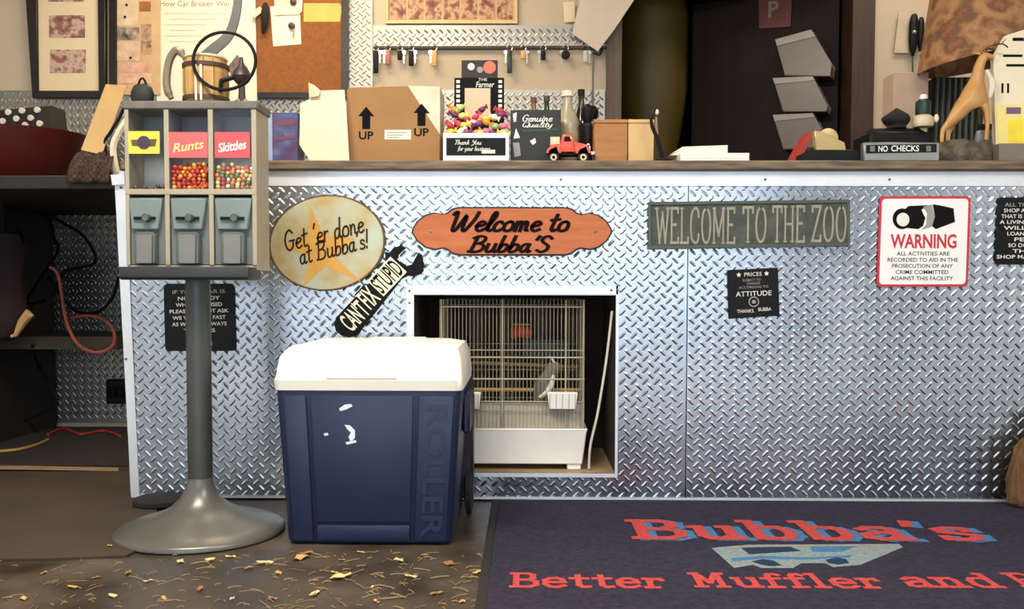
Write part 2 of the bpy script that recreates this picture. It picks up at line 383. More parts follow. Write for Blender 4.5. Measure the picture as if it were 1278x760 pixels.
# storefront wall behind the viewer, with glazing that lets the daylight in
fw = B(); WX0, WX1, WZ0, WZ1 = -2.8, 2.3, 0.25, 2.35
fw.box((XL, YFRONT - .1, 0), (WX0, YFRONT, ZC)).box((WX1, YFRONT - .1, 0), (XR, YFRONT, ZC))
fw.box((WX0, YFRONT - .1, 0), (WX1, YFRONT, WZ0)).box((WX0, YFRONT - .1, WZ1), (WX1, YFRONT, ZC))
struct(fw.build('wall_front', pale_wall_m))
for i in range(4):
    a = WX0 + (WX1 - WX0) * i / 4; c = WX0 + (WX1 - WX0) * (i + 1) / 4
    b = B().box((a, YFRONT - .08, WZ0), (a + .04, YFRONT - .02, WZ1)).box((c - .04, YFRONT - .08, WZ0), (c, YFRONT - .02, WZ1))
    b.box((a + .04, YFRONT - .08, WZ0), (c - .04, YFRONT - .02, WZ0 + .05)).box((a + .04, YFRONT - .08, WZ1 - .05), (c - .04, YFRONT - .02, WZ1))
    wn = struct(b.build('window_%d' % (i + 1), trim_m))
    B().box((a + .04, YFRONT - .055, WZ0 + .05), (c - .04, YFRONT - .049, WZ1 - .05)).build('pane', M_clear('window_glass', gloss=0.0), wn)
struct(B().box((-15, -30, -0.12), (15, YFRONT - .12, -0.06)).build('ground_outside', M('pale_concrete_ground', (150, 148, 142), rough=0.9)))

# door frame, open door leaf
jl = B().box((DX0 - .07, YB - .03, 0), (DX0, YB + .12, 2.15)); tag(struct(jl.build('trim_1', greywood_m)), 'grey-brown left jamb of the dark doorway')
ja = at(1063, 100, YB - .03).x; jb = at(1091, 100, YB - .03).x
tag(struct(B().box((ja, YB - .03, 0), (jb, YB + .12, 2.15)).build('trim_2', darkwood_m)), 'dark brown right jamb of the doorway')
hinge = Vector((DX1 - .02, YB + .13, 0))
ang = math.radians(152)
du = Vector((math.cos(ang), math.sin(ang), 0)); dn = Vector((-du.y, du.x, 0))
if dn.y > 0: dn = -dn
leaf = B().prism([hinge + Vector((0, 0, .01)), hinge + du * .72 + Vector((0, 0, .01)), hinge + du * .72 + Vector((0, 0, 2.12)), hinge + Vector((0, 0, 2.12))], -dn * .04)
door = struct(leaf.build('door_1', reddoor_m)); tag(door, 'dark red-brown door standing ajar in the doorway')

# wall-mounted tread plate (wainscot, key board frame)
zw = at(500, 113, YB).z
tb = B(); tread(tb, XL + .05, DX0 - .075, 0.02, zw, YB - .012, thick=.012, ph=(.2, .3)); tb.build('tread_plate', wallplate_m, wall_back, label='tread plate wainscot on the back wall')
va = at(432, 60, YB - .012); vb = at(465, 60, YB - .012)
tb = B(); tread(tb, va.x, vb.x, zw + .002, 2.6, YB - .012, thick=.012, ph=(.4, .3)); tb.build('tread_plate', wallplate_m, wall_back, label='upright strip of tread plate beside the key board')
ka = at(465, 58, YB - .012); kb = at(762, 31, YB - .012)
tb = B(); tread(tb, ka.x + .002, kb.x, ka.z, kb.z, YB - .012, thick=.012, ph=(.4, .45)); tb.build('tread_plate', wallplate_m, wall_back, label='horizontal strip of tread plate above the keys')
b = B().box((ka.x + .002, YB - .02, ka.z - .012), (kb.x, YB, ka.z)); b.build('key_rail', darkwood_m, wall_back)

# ================================================================ COUNTER
ZT = at(640, 200, -.03).z; ZS = at(640, 212, -.03).z      # worktop top and underside
NX0, NX1 = at(517, 470, 0).x, at(768, 470, 0).x           # animal niche opening
NZ1, NZ0 = at(640, 367, 0).z, at(640, 590, 0).z
counter = thing('service_counter', 'long service counter clad in diamond tread plate with a cage niche', 'counter', (0.4, 0.3, 0))
XC0 = at(160, 500, 0).x; XS = at(857, 450, 0).x; XC1 = 2.15
ZB = 0.006
tb = B(); tread(tb, XC0, XS - .0015, ZB, ZS - .001, 0.0, holes=[(NX0, NX1, NZ0, NZ1)], ph=(.15, .35)); tb.build('tread_plate', plate_m, counter)
tb = B(); tread(tb, XS + .0015, XC1, ZB, ZS - .001, 0.0, ph=(.35, .6), flip=True); tb.build('tread_plate', plate_m, counter)
# carcass: back, ends (behind the sheets)
cb = B().box((XC0, .60, 0), (XC1, .62, ZS - .001)).box((XC0 - .003, .005, 0), (XC0 + .015, .60, ZS - .001)).box((XC1 - .02, .005, 0), (XC1, .60, ZS - .001))
cb.build('carcass', darkwood_m, counter)
# niche lining
ND = .46
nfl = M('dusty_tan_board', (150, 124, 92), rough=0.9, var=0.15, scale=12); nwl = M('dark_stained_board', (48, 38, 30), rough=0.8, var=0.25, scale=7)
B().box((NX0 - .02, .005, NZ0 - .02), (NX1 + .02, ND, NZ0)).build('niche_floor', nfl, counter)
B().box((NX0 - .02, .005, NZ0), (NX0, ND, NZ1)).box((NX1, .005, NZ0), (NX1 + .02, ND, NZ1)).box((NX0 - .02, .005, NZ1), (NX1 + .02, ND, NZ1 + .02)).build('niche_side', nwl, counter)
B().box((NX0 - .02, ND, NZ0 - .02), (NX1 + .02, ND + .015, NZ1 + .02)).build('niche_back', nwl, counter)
# niche frame of pale angle
fwid = .023
fr = B()
fr.box((NX0 - fwid, -.006, NZ1), (NX1 + .006, -.0025, NZ1 + .026)).box((NX0 - fwid, -.006, NZ0 - .012), (NX0, -.0025, NZ1))
fr.box((NX1, -.006, NZ0 - .012), (NX1 + .008, -.0025, NZ1 + .026)).box((NX0, -.006, NZ0 - .012), (NX1, -.0025, NZ0))
fr.box((NX0, -.0025, NZ1 - .003), (NX1, .03, NZ1))
nf = fr.build('niche_frame', trim_m, counter)
def screw(parent, p, r=.004):
    B().lathe((p.x, p.y, p.z), [(r, .001), (r, -.0015), (r * .5, -.0022)], 8, 'Y').build('screw', steel_m, parent)
for px, py in ((511, 363), (511, 378), (763, 362), (771, 362)): screw(nf, at(px, py, -.0065))
# trims: top band, left corner, bottom strip
za = at(640, 214, -.003).z; zb = at(640, 232, -.003).z
tt = B().box((at(150, 220, 0).x, -.006, zb), (XC1, -.0022, ZS - .001)).build('top_trim', trim_m, counter)
for px in (700, 955, 1110): screw(tt, at(px, 224, -.0065))
lt = B().prism([at(143, 226, -.0065), at(156, 226, -.0065), at(174, 626, -.0065), at(164, 626, -.0065)], (0, .0042, 0)).build('corner_trim', trim_m, counter)
for py in (234, 448): screw(lt, at(151 + (py - 234) * .03, py, -.007))
B().box((XC0 + .02, -.005, ZB), (XC1, -.0022, ZB + .007)).build('kick_trim', trim_m, counter)
B().prism([at(138, 218, -.02), at(155, 217, -.02), at(155, 230, -.02), at(140, 231, -.02)], (0, .004, 0)).build('corner_bracket', trim_m, counter)
# worktop
xw0 = at(150, 206, -.03).x
ct = B().box((xw0, -.03, ZS), (XC1 + .02, .66, ZT)).build('countertop', ctop_m, bevel=.004)
tag(ct, 'worn brown laminate worktop running along the counter', 'countertop')

# ================================================================ SIGNS ON THE COUNTER FRONT
YS = -.0035                                     # sign backs touch the lugs
def board(px_poly, th, name, mat, parent=None, bevel=.0015, Y=None):
    y = (YS if Y is None else Y) - th
    return B().prism(pxpoly(px_poly, y), (0, th, 0)).build(name, mat, parent, bevel=bevel)
def roundrect(x0, y0, x1, y1, r, n=4):
    out = []
    for cx, cy, a0 in ((x1 - r, y0 + r, -90), (x1 - r, y1 - r, 0), (x0 + r, y1 - r, 90), (x0 + r, y0 + r, 180)):
        for i in range(n + 1):
            a = math.radians(a0 + 90 * i / n); out.append((cx + r * math.cos(a), cy + r * math.sin(a)))
    return out
def quadmap(q, u, v):
    """u, v in 0..1 inside a pixel quad (tl, tr, br, bl)"""
    a = Vector((*q[0], 0)).lerp(Vector((*q[1], 0)), u); b = Vector((*q[3], 0)).lerp(Vector((*q[2], 0)), u); c = a.lerp(b, v); return c.x, c.y

# oval sign with a star
ovc = (408, 303); orx, ory = 73, 60; oth = .012
def ell(k, n=48, c=ovc, tilt=-.12):
    return [(c[0] + k * (orx * math.cos(t) * math.cos(tilt) - ory * math.sin(t) * math.sin(tilt)), c[1] + k * (orx * math.cos(t) * math.sin(tilt) + ory * math.sin(t) * math.cos(tilt))) for t in [2 * PI * i / n for i in range(n)]]
p = at(*ovc, YS - oth)
ov = thing('oval_sign', 'oval pale green and tan sign with a gold star, left of the wrench sign', 'sign', (p.x, YS - oth / 2, p.z))
board(ell(1.0), oth, 'rim', M('brown_sign_edge', (96, 70, 34), rough=.6), ov)
face_m = M('mottled_tan_green_sign_face', (178, 148, 84), rough=.55, scale=11, rgb2=(176, 188, 170))
board(ell(.965), .0015, 'face', face_m, ov, bevel=0, Y=YS - oth)
star = []
sc_ = (405, 308)
for i, (dx, dy) in enumerate([(-18, -52), (-2, -16), (38, -10), (12, 12), (46, 44), (2, 24), (-26, 48), (-18, 12), (-50, 0), (-20, -14)]): star.append((sc_[0] + dx, sc_[1] + dy))
board(star, .0008, 'star', M('gold_star_paint', (208, 158, 66), rough=.5, scale=20, rgb2=(196, 146, 70)), ov, bevel=0, Y=YS - oth - .0015)
rot = math.radians(14)
ux = Vector((math.cos(rot), 0, math.sin(rot))); uy = Vector((-math.sin(rot), 0, math.cos(rot)))
ink_m = M('dark_brown_ink', (58, 38, 20), rough=.8, spec=.1)
yy = YS - oth - .003
sxy = 1150 / 2.85
script("Get 'er done", ink_m, ov, at(404, 289, yy), ux, uy, 102 / sxy, 27 / sxy, wd=.2, shear=.2, lift=0)
script("at Bubba's!", ink_m, ov, at(417, 308, yy), ux, uy, 92 / sxy, 25 / sxy, wd=.21, shear=.2, lift=0)

# orange wood plaque
plq = []
half = [(514, 286), (520, 276), (530, 268), (541, 265), (552, 267), (558, 265), (564, 260), (572, 258), (640, 258)]
top = half + [(1278 - x, y) for x, y in half[::-1]][1:]
bot = [(x, 2 * 288 - y + 1) for x, y in top][::-1]
plq = [(x, y) for x, y in top] + bot
p = at(639, 288, YS - .014)
pl = thing('wooden_plaque', 'orange-brown shaped wooden plaque above the cage niche', 'sign', (p.x, YS - .007, p.z))
board(plq, .014, 'rim', M('dark_burnt_edge', (46, 26, 16), rough=.6), pl)
inner = [(639 + (x - 639) * .983, 288.5 + (y - 288.5) * .93) for x, y in plq]
board(inner, .001, 'face', M('orange_stained_wood', (186, 104, 52), rough=.45, scale=8, rgb2=(170, 88, 42), stretch=(1, 6, 7)), pl, bevel=0, Y=YS - .014)
yy = YS - .0152
ink2 = M('black_script_paint', (24, 11, 11), rough=.8, spec=.1)
pscript("Welcome to", ink2, pl, 562, 263, 712, 290, yy, wd=.3, shear=.28)
pscript("Bubba'S", ink2, pl, 582, 293, 692, 316, yy, wd=.32, shear=.28)
for px in (538, 743): screw(pl, at(px, 289, yy))

# wrench shaped sign
wth = .012
wr_out = [(419, 397), (417, 405), (419, 413), (426, 419), (435, 421), (443, 419), (449, 413), (492, 359), (500, 349), (508, 344), (516, 345), (527, 341), (529, 331), (526, 318), (522, 315), (514, 330), (507, 332), (496, 324), (496, 318), (506, 309), (501, 306), (491, 309), (486, 315), (480, 314), (482, 326), (479, 334)]
p = at(470, 368, YS - wth)
wr = thing('wrench_sign', 'black cut-out sign shaped like an adjustable wrench with white lettering', 'sign', (p.x, YS - wth / 2, p.z))
board(wr_out, wth, 'body', blackmat_m, wr)
ax = (Vector((500, 0, -340)) - Vector((432, 0, -412))).normalized(); ay = Vector((-ax.z, 0, ax.x))
cream2 = M('cream_letter_paint', (232, 224, 196), rough=.6)
for body, (cx, cy), L in (("CAN'T", (442, 394), 36), ("FIX", (460, 371), 20), ("STUPID", (483, 345), 42)):
    hh = 30 if body != 'STUPID' else 28
    board([(cx + (ax.x * a + ay.x * c), cy - (ax.z * a + ay.z * c)) for a, c in ((-L / 2, -hh / 2), (L / 2, -hh / 2), (L / 2, hh / 2), (-L / 2, hh / 2))], .0006, 'letter_panel', cream2 if body == 'STUPID' else blackmat_m, wr, bevel=0, Y=YS - wth)
    lettering(body, blackprint_m if body == 'STUPID' else cream2, wr, at(cx, cy, YS - wth - .0008), ax, ay, L * .94 / sxy, hh * .86 / sxy, offset=.015)

# WELCOME TO THE ZOO
zq = [(809, 252), (1061, 249), (1061, 307), (809, 311)]
p = at(935, 280, YS - .012)
zs = thing('zoo_sign', 'long grey-green sign reading WELCOME TO THE ZOO', 'sign', (p.x, YS - .006, p.z))
zm = M('weathered_grey_green_paint', (58, 64, 57), rough=.8, scale=22, rgb2=(82, 85, 78)); zl = M('pale_stone_letter_paint', (150, 146, 130), rough=.8, var=.12, scale=40)
board(zq, .010, 'panel', zm, zs)
for u0, v0, u1, v1 in ((0, 0, 1, .07), (0, .93, 1, 1), (0, .07, .015, .93), (.985, .07, 1, .93)):
    board([quadmap(zq, *c) for c in ((u0, v0), (u1, v0), (u1, v1), (u0, v1))], .004, 'border', M('dark_grey_green_edge', (74, 82, 74), rough=.7), zs, bevel=.0008, Y=YS - .010)
for wrd, x0, x1 in (('WELCOME', 817, 918), ('TO', 926, 957), ('THE', 963, 1005), ('ZOO', 1012, 1057)):
    pscript(wrd, zl, zs, x0, 258 - (x0 - 810) * .012, x1, 305 - (x0 - 810) * .012, YS - .0105, wd=.16, shear=0, serif=True, gap=.1)

# black square attitude sign
aq = [(908, 337), (971, 334), (973, 394), (910, 398)]
p = at(940, 366, YS - .004)
asn = thing('square_notice', 'small square black notice about attitude under the zoo sign', 'sign', (p.x, YS - .002, p.z))
board(aq, .004, 'panel', black_m, asn, bevel=.001)
def qtext(q, body, u, v, w, h, par, mat=None, **k):
    cx, cy = quadmap(q, u, v); y = YS - .0042
    e = (Vector((q[1][0] - q[0][0], 0, -(q[1][1] - q[0][1])))).normalized(); f2 = Vector((-e.z, 0, e.x))
    lettering(body, mat or whiteprint_m, par, at(cx, cy, y), e, f2, w * (q[1][0] - q[0][0]) / sxy, h * (q[3][1] - q[0][1]) / sxy, **k)
greyprint = M('grey_print', (150, 148, 142), rough=.6)
for body, v, wd_, h, u, mt in (('PRICES', .11, .34, .075, .5, whiteprint_m), ('SUBJECT TO', .235, .36, .06, .47, greyprint), ('CHANGE', .30, .26, .05, .5, greyprint), ('ACCORDING TO', .375, .58, .05, .5, greyprint), ('ATTITUDE', .51, .70, .10, .5, whiteprint_m), ('THANKS.', .86, .34, .07, .33, whiteprint_m), ('BUBBA', .845, .25, .07, .71, whiteprint_m)):
    qtext(aq, body, u, v, wd_, h, asn, mt)
for u in (.22, .77):
    cx, cy = quadmap(aq, u, .11); stp = []
    for i in range(10):
        r = 3.2 if i % 2 == 0 else 1.6; t = PI * i / 5 - PI / 2; stp.append((cx + r * math.cos(t), cy + r * math.sin(t)))
    board(stp, .0006, 'star', whiteprint_m, asn, bevel=0, Y=YS - .004)
cx, cy = quadmap(aq, .5, .68); c3 = at(cx, cy, YS - .0044)
ringp = [c3 + Vector((.0145 * math.cos(t), 0, .0145 * math.sin(t))) for t in [2 * PI * i / 20 for i in range(20)]]
B().tube(ringp, .0018, 5, True).build('emblem_ring', greyprint, asn); B().lathe(c3, [(.006, .0005), (.006, -.0008)], 10, 'Y').build('emblem_face', greyprint, asn)

# security WARNING sign
wq = roundrect(1097, 245, 1211, 358, 5)
wq = [(x - (y - 245) * .035 + 1, y + (x - 1097) * -.002) for x, y in wq]
p = at(1153, 302, YS - .003)
ws = thing('warning_sign', 'white security camera warning sign with a red border', 'sign', (p.x, YS - .0015, p.z))
red_m = M('sign_red_print', (196, 40, 52), rough=.45, var=.04)
board(wq, .003, 'border', red_m, ws, bevel=.0006)
board([(1153 + (x - 1153) * .945, 302 + (y - 302) * .945) for x, y in wq], .0006, 'panel', M('sign_white_print', (238, 236, 234), rough=.4, var=.02), ws, bevel=0, Y=YS - .003)
YW = YS - .0037
plettering('WARNING', red_m, ws, 1111, 292, 1194, 310, YW, offset=.03, lift=.0003)
for i, tx in enumerate(('ALL ACTIVITIES ARE', 'RECORDED TO AID IN THE', 'PROSECUTION OF ANY', 'CRIME COMMITTED', 'AGAINST THIS FACILITY')):
    wdt = (66, 88, 76, 66, 78)[i]; yc = 316.5 + 7.7 * i; xc = 1152 - i * .4
    plettering(tx, blackprint_m, ws, xc - wdt / 2, yc - 2.4, xc + wdt / 2, yc + 2.4, YW, lift=.0003, offset=.012)
def decal(poly, mat, name, par, k): return board(poly, .0004, name, mat, par, bevel=0, Y=YW - .0004 * k)
decal([(1128, 262), (1134, 257), (1158, 256), (1150, 262), (1155, 272), (1152, 282), (1146, 286), (1126, 284)], blackprint_m, 'camera_barrel', ws, 0)
decal([(1164, 255), (1172, 256), (1190, 260), (1192, 277), (1168, 286), (1163, 282), (1167, 270)], blackprint_m, 'camera_body', ws, 0)
def circ(cx, cy, rx, ry, n=20): return [(cx + rx * math.cos(2 * PI * i / n), cy + ry * math.sin(2 * PI * i / n)) for i in range(n)]
decal([(1152, 258), (1163, 255), (1167, 270), (1163, 283), (1150, 287), (1156, 280), (1157, 266)], greyprint, 'camera_collar', ws, 0)
decal(circ(1126, 273, 12, 13), blackprint_m, 'camera_hood', ws, 1)
decal(circ(1127, 274, 8, 8.5), whiteprint_m, 'camera_lens', ws, 2)

# black text notices at both ends
def notice(poly, q, rows, label):
    p = at(*quadmap(q, .5, .5), YS - .004)
    t = thing('black_notice', label, 'sign', (p.x, YS - .002, p.z))
    board(poly, .004, 'panel', black_m, t, bevel=.001)
    n = len(rows)
    for i, (tx, wd_) in enumerate(rows): qtext(q, tx, .5, .07 + .86 * (i + .5) / n, wd_, .055, t, whiteprint_m if i else greyprint, offset=.01)
    return t
q = [(204, 355), (292, 353), (293, 438), (206, 439)]
notice([(x - (438 - y) * .025 + 1, y) for x, y in roundrect(205, 354, 293, 438, 5)], q, [('IF YOUR CAR IS', .75), ('NOT READY', .6), ('WHEN PROMISED', .66), ('PLEASE DO NOT ASK', .84), ('WE WORK AS FAST', .76), ('AS WE CAN ALWAYS', .78), ('THANKS', .45), ('FOR', .34), ('WAITING', .36)], 'black rounded notice with white text behind the candy machine post')
q = [(1246, 246), (1336, 246), (1334, 330), (1241, 330)]
notice([(x - (y - 246) * .05, y) for x, y in roundrect(1246, 246, 1336, 330, 4)], q, [('ALL TOOLS IN THIS', .8), ('SHOP ARE PERSONAL', .82), ('THAT IS HOW WE MAKE', .88), ('A LIVING AND THEY', .92), ('WILL NOT BE', .8), ('LOANED TO ANY', .7), ('PERSON', .5), ('SO DO NOT ASK', .66), ('THANKS', .54), ('SHOP MANAGEMENT', .96)], 'black notice with white text cut by the right picture edge')

# ================================================================ CANDY MACHINE
base = fl(251, 664); cm = thing('candy_machine', 'grey three-column candy vending machine on a round pedestal base', 'vending machine', (base.x, base.y, 0))
mframe_m = M('tan_grey_enamel', (158, 148, 128), rough=.45, var=.06, scale=20)
mgrey_m = M('blue_grey_plastic', (112, 126, 124), rough=.4, var=.08, scale=12)
mchute_m = M('grey_flap_plastic', (112, 112, 108), rough=.4, var=.06)
pole_m = M('grey_painted_steel', (66, 68, 67), rough=.35, var=.06, metal=.2)
Rb = (at(352, 664, base.y).x - at(149, 664, base.y).x) / 2
YP = base.y
B().lathe((base.x, YP, 0), [(Rb - .006, .001), (Rb, .004), (Rb, .012), (Rb - .006, .018), (Rb * .8, .033), (Rb * .55, .05), (Rb * .36, .07), (Rb * .24, .095), (.036, .13), (.0335, .15)], 48).build('pedestal_base', M('grey_cast_base', (102, 100, 94), rough=.32, var=.08, metal=.35), cm, smooth=True, angle=60)
YM = -.425; DM = .115                                  # front plane and depth of the body
ml = lambda px, py: at(px, py, YM)
zb0 = ml(240, 331).z
B().lathe((base.x, YP, 0), [(.0325, .14), (.0325, zb0)], 24).build('post', pole_m, cm, smooth=True)
X0, X1, Z1 = ml(157, 200).x, ml(320, 200).x, ml(240, 126).z
ZM1, ZM0 = ml(240, 236).z, ml(240, 243).z              # mid rail
ZW1 = ml(240, 137).z
# body shell: back, sides, floor, mid shelf, top cap
sh = B().box((X0, YM + DM - .006, zb0), (X1, YM + DM, ZW1)).box((X1 - .005, YM, zb0), (X1, YM + DM - .006, ZW1)).box((X0, YM, zb0), (X0 + .005, YM + DM - .006, ZW1))
sh.box((X0, YM, zb0 - .012), (X1, YM + DM, zb0)).box((X0 + .005, YM + .004, ZM0), (X1 - .005, YM + DM - .006, ZM1))
sh.build('body', mframe_m, cm)
B().box((X0 - .006, YM - .006, ZW1), (X1 + .006, YM + DM + .006, Z1)).build('top_cap', M('worn_grey_cap', (98, 94, 88), rough=.55, var=.15, scale=30), cm, bevel=.004)
cols = [(157, 208.5), (208.5, 263.5), (263.5, 320)]
def vbar(px, wpx, zz0, zz1, yy=YM - .004):
    a = ml(px - wpx / 2, 200).x; c = ml(px + wpx / 2, 200).x; return B().box((a, yy, zz0), (c, YM + .002, zz1))
for px, wp in ((159, 5), (208.5, 6), (263.5, 6), (317.5, 6)): vbar(px, wp, zb0, ZW1).build('frame_bar', mframe_m, cm, bevel=.001)
B().box((X0, YM - .005, ZM0), (X1, YM + .004, ZM1)).build('frame_rail', mframe_m, cm, bevel=.001)
# dividers and panes
clear_m = M_clear('clear_candy_window', tint=(.95, .96, .97), gloss=.015)
inner_m = M('grey_canister_lining', (150, 152, 150), rough=.6, var=.05)
for i in (0, 1):
    x = ml(cols[i][1], 200).x; B().box((x - .003, YM + .003, zb0), (x + .003, YM + DM - .007, ZW1)).build('divider', inner_m, cm)
B().box((X0 + .006, YM + DM - .012, ZM1), (X1 - .006, YM + DM - .0065, ZW1)).build('canister_back', inner_m, cm)
lab = [M('yellow_candy_label', (222, 196, 70), rough=.4), M('pink_candy_label', (214, 92, 92), rough=.4), M('red_candy_label', (214, 78, 84), rough=.4)]
candies = [[(70, 60, 56), (110, 70, 60)], [(222, 96, 40), (214, 60, 40), (236, 168, 70)], [(196, 60, 44), (232, 196, 80), (110, 132, 50), (226, 130, 50), (236, 226, 190)]]
for i, (a, c) in enumerate(cols):
    xa, xc = ml(a + 3, 200).x, ml(c - 3, 200).x
    B().box((xa, YM - .001, ZM1), (xc, YM + .001, ZW1)).build('window_pane', clear_m, cm)
    ly0, ly1 = ((192, 164), (197, 165), (197, 165))[i]
    la, lc = ml(a + (4, 3, 5)[i], ly0), ml(c - (9, 4, 8)[i], ly1)
    lb = B().box((la.x, YM - .003, la.z), (lc.x, YM - .0012, lc.z)).build('candy_label', lab[i], cm)
    cx = (la.x + lc.x) / 2; cz = (la.z + lc.z) / 2; W = lc.x - la.x; H = lc.z - la.z
    if i == 0:
        B().lathe((cx, YM - .003, cz), [(.3 * H, -.0004), (.3 * H, -.0016)], 14, 'Y').build('emblem', M('dark_purple_print', (58, 42, 62), rough=.5), lb)
        B().prism([(cx - .42 * W, YM - .0036, cz + .12 * H), (cx + .42 * W, YM - .0036, cz + .16 * H), (cx + .36 * W, YM - .0036, cz - .18 * H), (cx - .38 * W, YM - .0036, cz - .16 * H)], (0, .0005, 0)).build('emblem_bar', M('brown_print', (92, 66, 40), rough=.5), lb)
        script("Gum", M('pale_yellow_print', (236, 214, 120), rough=.5), lb, (cx, YM - .0036, cz), (1, 0, 0), (0, 0, 1), W * .5, H * .32, wd=.3) if False else None
    else:
        rr = math.radians(8)
        lettering(('Runts', 'Skittles')[i - 1], (M('pale_yellow_print', (236, 196, 130), rough=.5), whiteprint_m)[i - 1], lb, (cx, YM - .0031, cz - .05 * H), (math.cos(rr), 0, math.sin(rr)), (-math.sin(rr), 0, math.cos(rr)), W * .82, H * .36, shear=.3, offset=.02)
    # candies: real pellets heaped behind the pane
    fill = (.012, .070, .068)[i]; rng = random.Random(11 + i)
    pal = [M('candy_%d_%d' % (i, k), c_, rough=.25, var=.05) for k, c_ in enumerate(candies[i])]
    bs = [B() for _ in pal]
    r = .0062; z = ZM1 + r
    while z < ZM1 + fill:
        for yy in (YM + .009, YM + .02, YM + .032, YM + .05, YM + .075):
            x = xa + r + rng.random() * .006
            while x < xc - r:
                if z < ZM1 + fill - rng.random() * .014: bs[rng.randrange(len(bs))].ball((x, yy + rng.uniform(-.002, .002), z + rng.uniform(-.003, .003)), r * rng.uniform(.85, 1.1), 6, 4)
                x += 2 * r * rng.uniform(.95, 1.15)
        z += r * 1.6
    for b_, m_ in zip(bs, pal):
        if b_.v: b_.build('candy_pellets', m_, cm, smooth=True, angle=80, kind='stuff')
    # coin mechanism below
    za_, zb_ = ml(240, 246).z, zb0 + .002
    mech = B().box((xa, YM + .004, zb_), (xc, YM + .012, za_)).build('mechanism_panel', M('dull_grey_panel', (104, 108, 104), rough=.5, var=.06), cm, bevel=.001)
    xm = (xa + xc) / 2; ww = xc - xa
    zc_ = ml(240, 287).z
    B().prism([(xa + .05 * ww, YM + .004, za_ - .004), (xc - .05 * ww, YM + .004, za_ - .004), (xc - .14 * ww, YM + .004, zc_), (xa + .1 * ww, YM + .004, zc_)], (0, -.016, 0)).build('coin_head', mgrey_m, mech, bevel=.003)
    zk = ml(240, 273).z
    B().box((xm - .3 * ww, YM - .013, zk - .004), (xm + .28 * ww, YM - .018, zk + .004)).build('coin_slot', blackmat_m, mech)
    B().lathe((xm + .06 * ww, YM - .012, zk), [(.011, 0), (.011, -.014), (.008, -.018)], 16, 'Y').build('turn_knob', steel_m, mech, smooth=True)
    B().box((xm + .06 * ww - .003, YM - .029, zk - .011), (xm + .06 * ww + .003, YM - .036 + .007, zk + .011)).build('knob_grip', M('dark_grey_knob', (60, 66, 66), rough=.4), mech)
    # chute with flap
    zt_ = ml(240, 290).z
    hood = [(xm - .29 * ww, zb_ + .002), (xm + .29 * ww, zb_ + .002), (xm + .29 * ww, zt_ - .008), (xm + .22 * ww, zt_), (xm - .22 * ww, zt_), (xm - .29 * ww, zt_ - .008)]
    B().prism([(x, YM + .003, z) for x, z in hood], (0, -.022, 0)).build('chute_hood', M('dark_blue_grey_chute', (84, 94, 94), rough=.4), mech, bevel=.002)
    B().prism([(xm - .21 * ww, YM - .0195, zb_ + .002), (xm + .21 * ww, YM - .0195, zb_ + .002), (xm + .21 * ww, YM - .0195, zt_ - .008), (xm - .21 * ww, YM - .0195, zt_ - .008)], (0, -.005, 0)).build('chute_flap', mchute_m, mech, bevel=.001)
# dispensing tray lip
ty = -.50; a = at(148, 349, ty); c = at(310, 333, ty)
B().prism([(a.x, ty, a.z + .006), (a.x, ty, c.z), (a.x, YM + .03, c.z), (a.x, YM + .03, a.z), (a.x, ty + .008, a.z)], (c.x - a.x, 0, 0)).build('tray', M('black_tray_plastic', (40, 43, 45), rough=.45, var=.1), cm, bevel=.003, seg=2)

# ---- things standing on the candy machine
YQ = YM + .05; ZQ = Z1
def mt(px, py): return at(px, py, YQ)
YST = YQ + .016
# wooden stein
c0 = mt(255, 126); st = thing('wooden_stein', 'small wooden barrel stein with pale bands on the candy machine', 'mug', (c0.x, YST, ZQ))
rS = (mt(284, 100).x - mt(228, 100).x) / 2; hS = mt(255, 74).z - ZQ
wood2 = M('honey_brown_staves', (150, 108, 58), rough=.5, scale=9, rgb2=(196, 158, 96), stretch=(9, 9, .6))
for k in range(14):
    t0, t1 = 2 * PI * k / 14, 2 * PI * (k + .94) / 14
    rings = []
    for zz, kk in ((0, .92), (.3, 1.0), (.7, 1.0), (1, .9)):
        r = rS * kk; rings.append([(c0.x + q_ * math.cos(t_), YST + q_ * math.sin(t_), ZQ + zz * hS) for q_, t_ in ((r, t0), (r, t1), (r - .006, t1), (r - .006, t0))])
    B().loft(rings).build('stave', wood2, st)
B().lathe((c0.x, YST, ZQ), [(rS * .9, .0005), (rS * .9, .006)], 20).build('stein_bottom', wood2, st)
for zz in (.12, .84): B().lathe((c0.x, YST, ZQ + zz * hS), [(rS * .96, -.004), (rS * 1.02, -.004), (rS * 1.02, .006), (rS * .96, .006)], 28, cap=False).build('hoop', M('dark_brown_band', (66, 44, 30), rough=.5), st, smooth=True)
for dx in (-.1, .12): B().box((c0.x + rS * dx - .0025, YST - rS * 1.035, ZQ + .004), (c0.x + rS * dx + .0025, YST - rS * .99, ZQ + hS * .8)).build('pale_stripe', cream_m, st)
B().lathe((c0.x, YST, ZQ + hS), [(rS * .9, 0), (rS * .95, .003), (rS * .9, .008), (rS * .6, .01)], 24).build('lid', M('cream_lid', (214, 190, 150), rough=.5), st, smooth=True)
hp = catmull([mt(232, 76), mt(222, 62), mt(212, 74), mt(208, 96), mt(209, 112), mt(214, 123)], 5)
B().tube(hp, [.006] * 3 + [.011] * (len(hp) - 6) + [.008] * 3, 8).build('handle', M('grey_horn_handle', (116, 104, 86), rough=.4, var=.2), st, smooth=True)
# black hoop of cable
hc = [at(280 + 39 * math.cos(t), 76 + 36 * math.sin(t), YQ - .051) for t in [2 * PI * i / 36 for i in range(36)]]
lo = min(v.z for v in hc); 
b = B().tube(hc, .0045, 6, True); kx = b.build('cable_hoop', black_m, smooth=True); tag(kx, 'black cable hoop leaning on the wooden stein', 'cable'); kx.location.z += ZQ - lo + .005 if lo < ZQ + .005 else 0
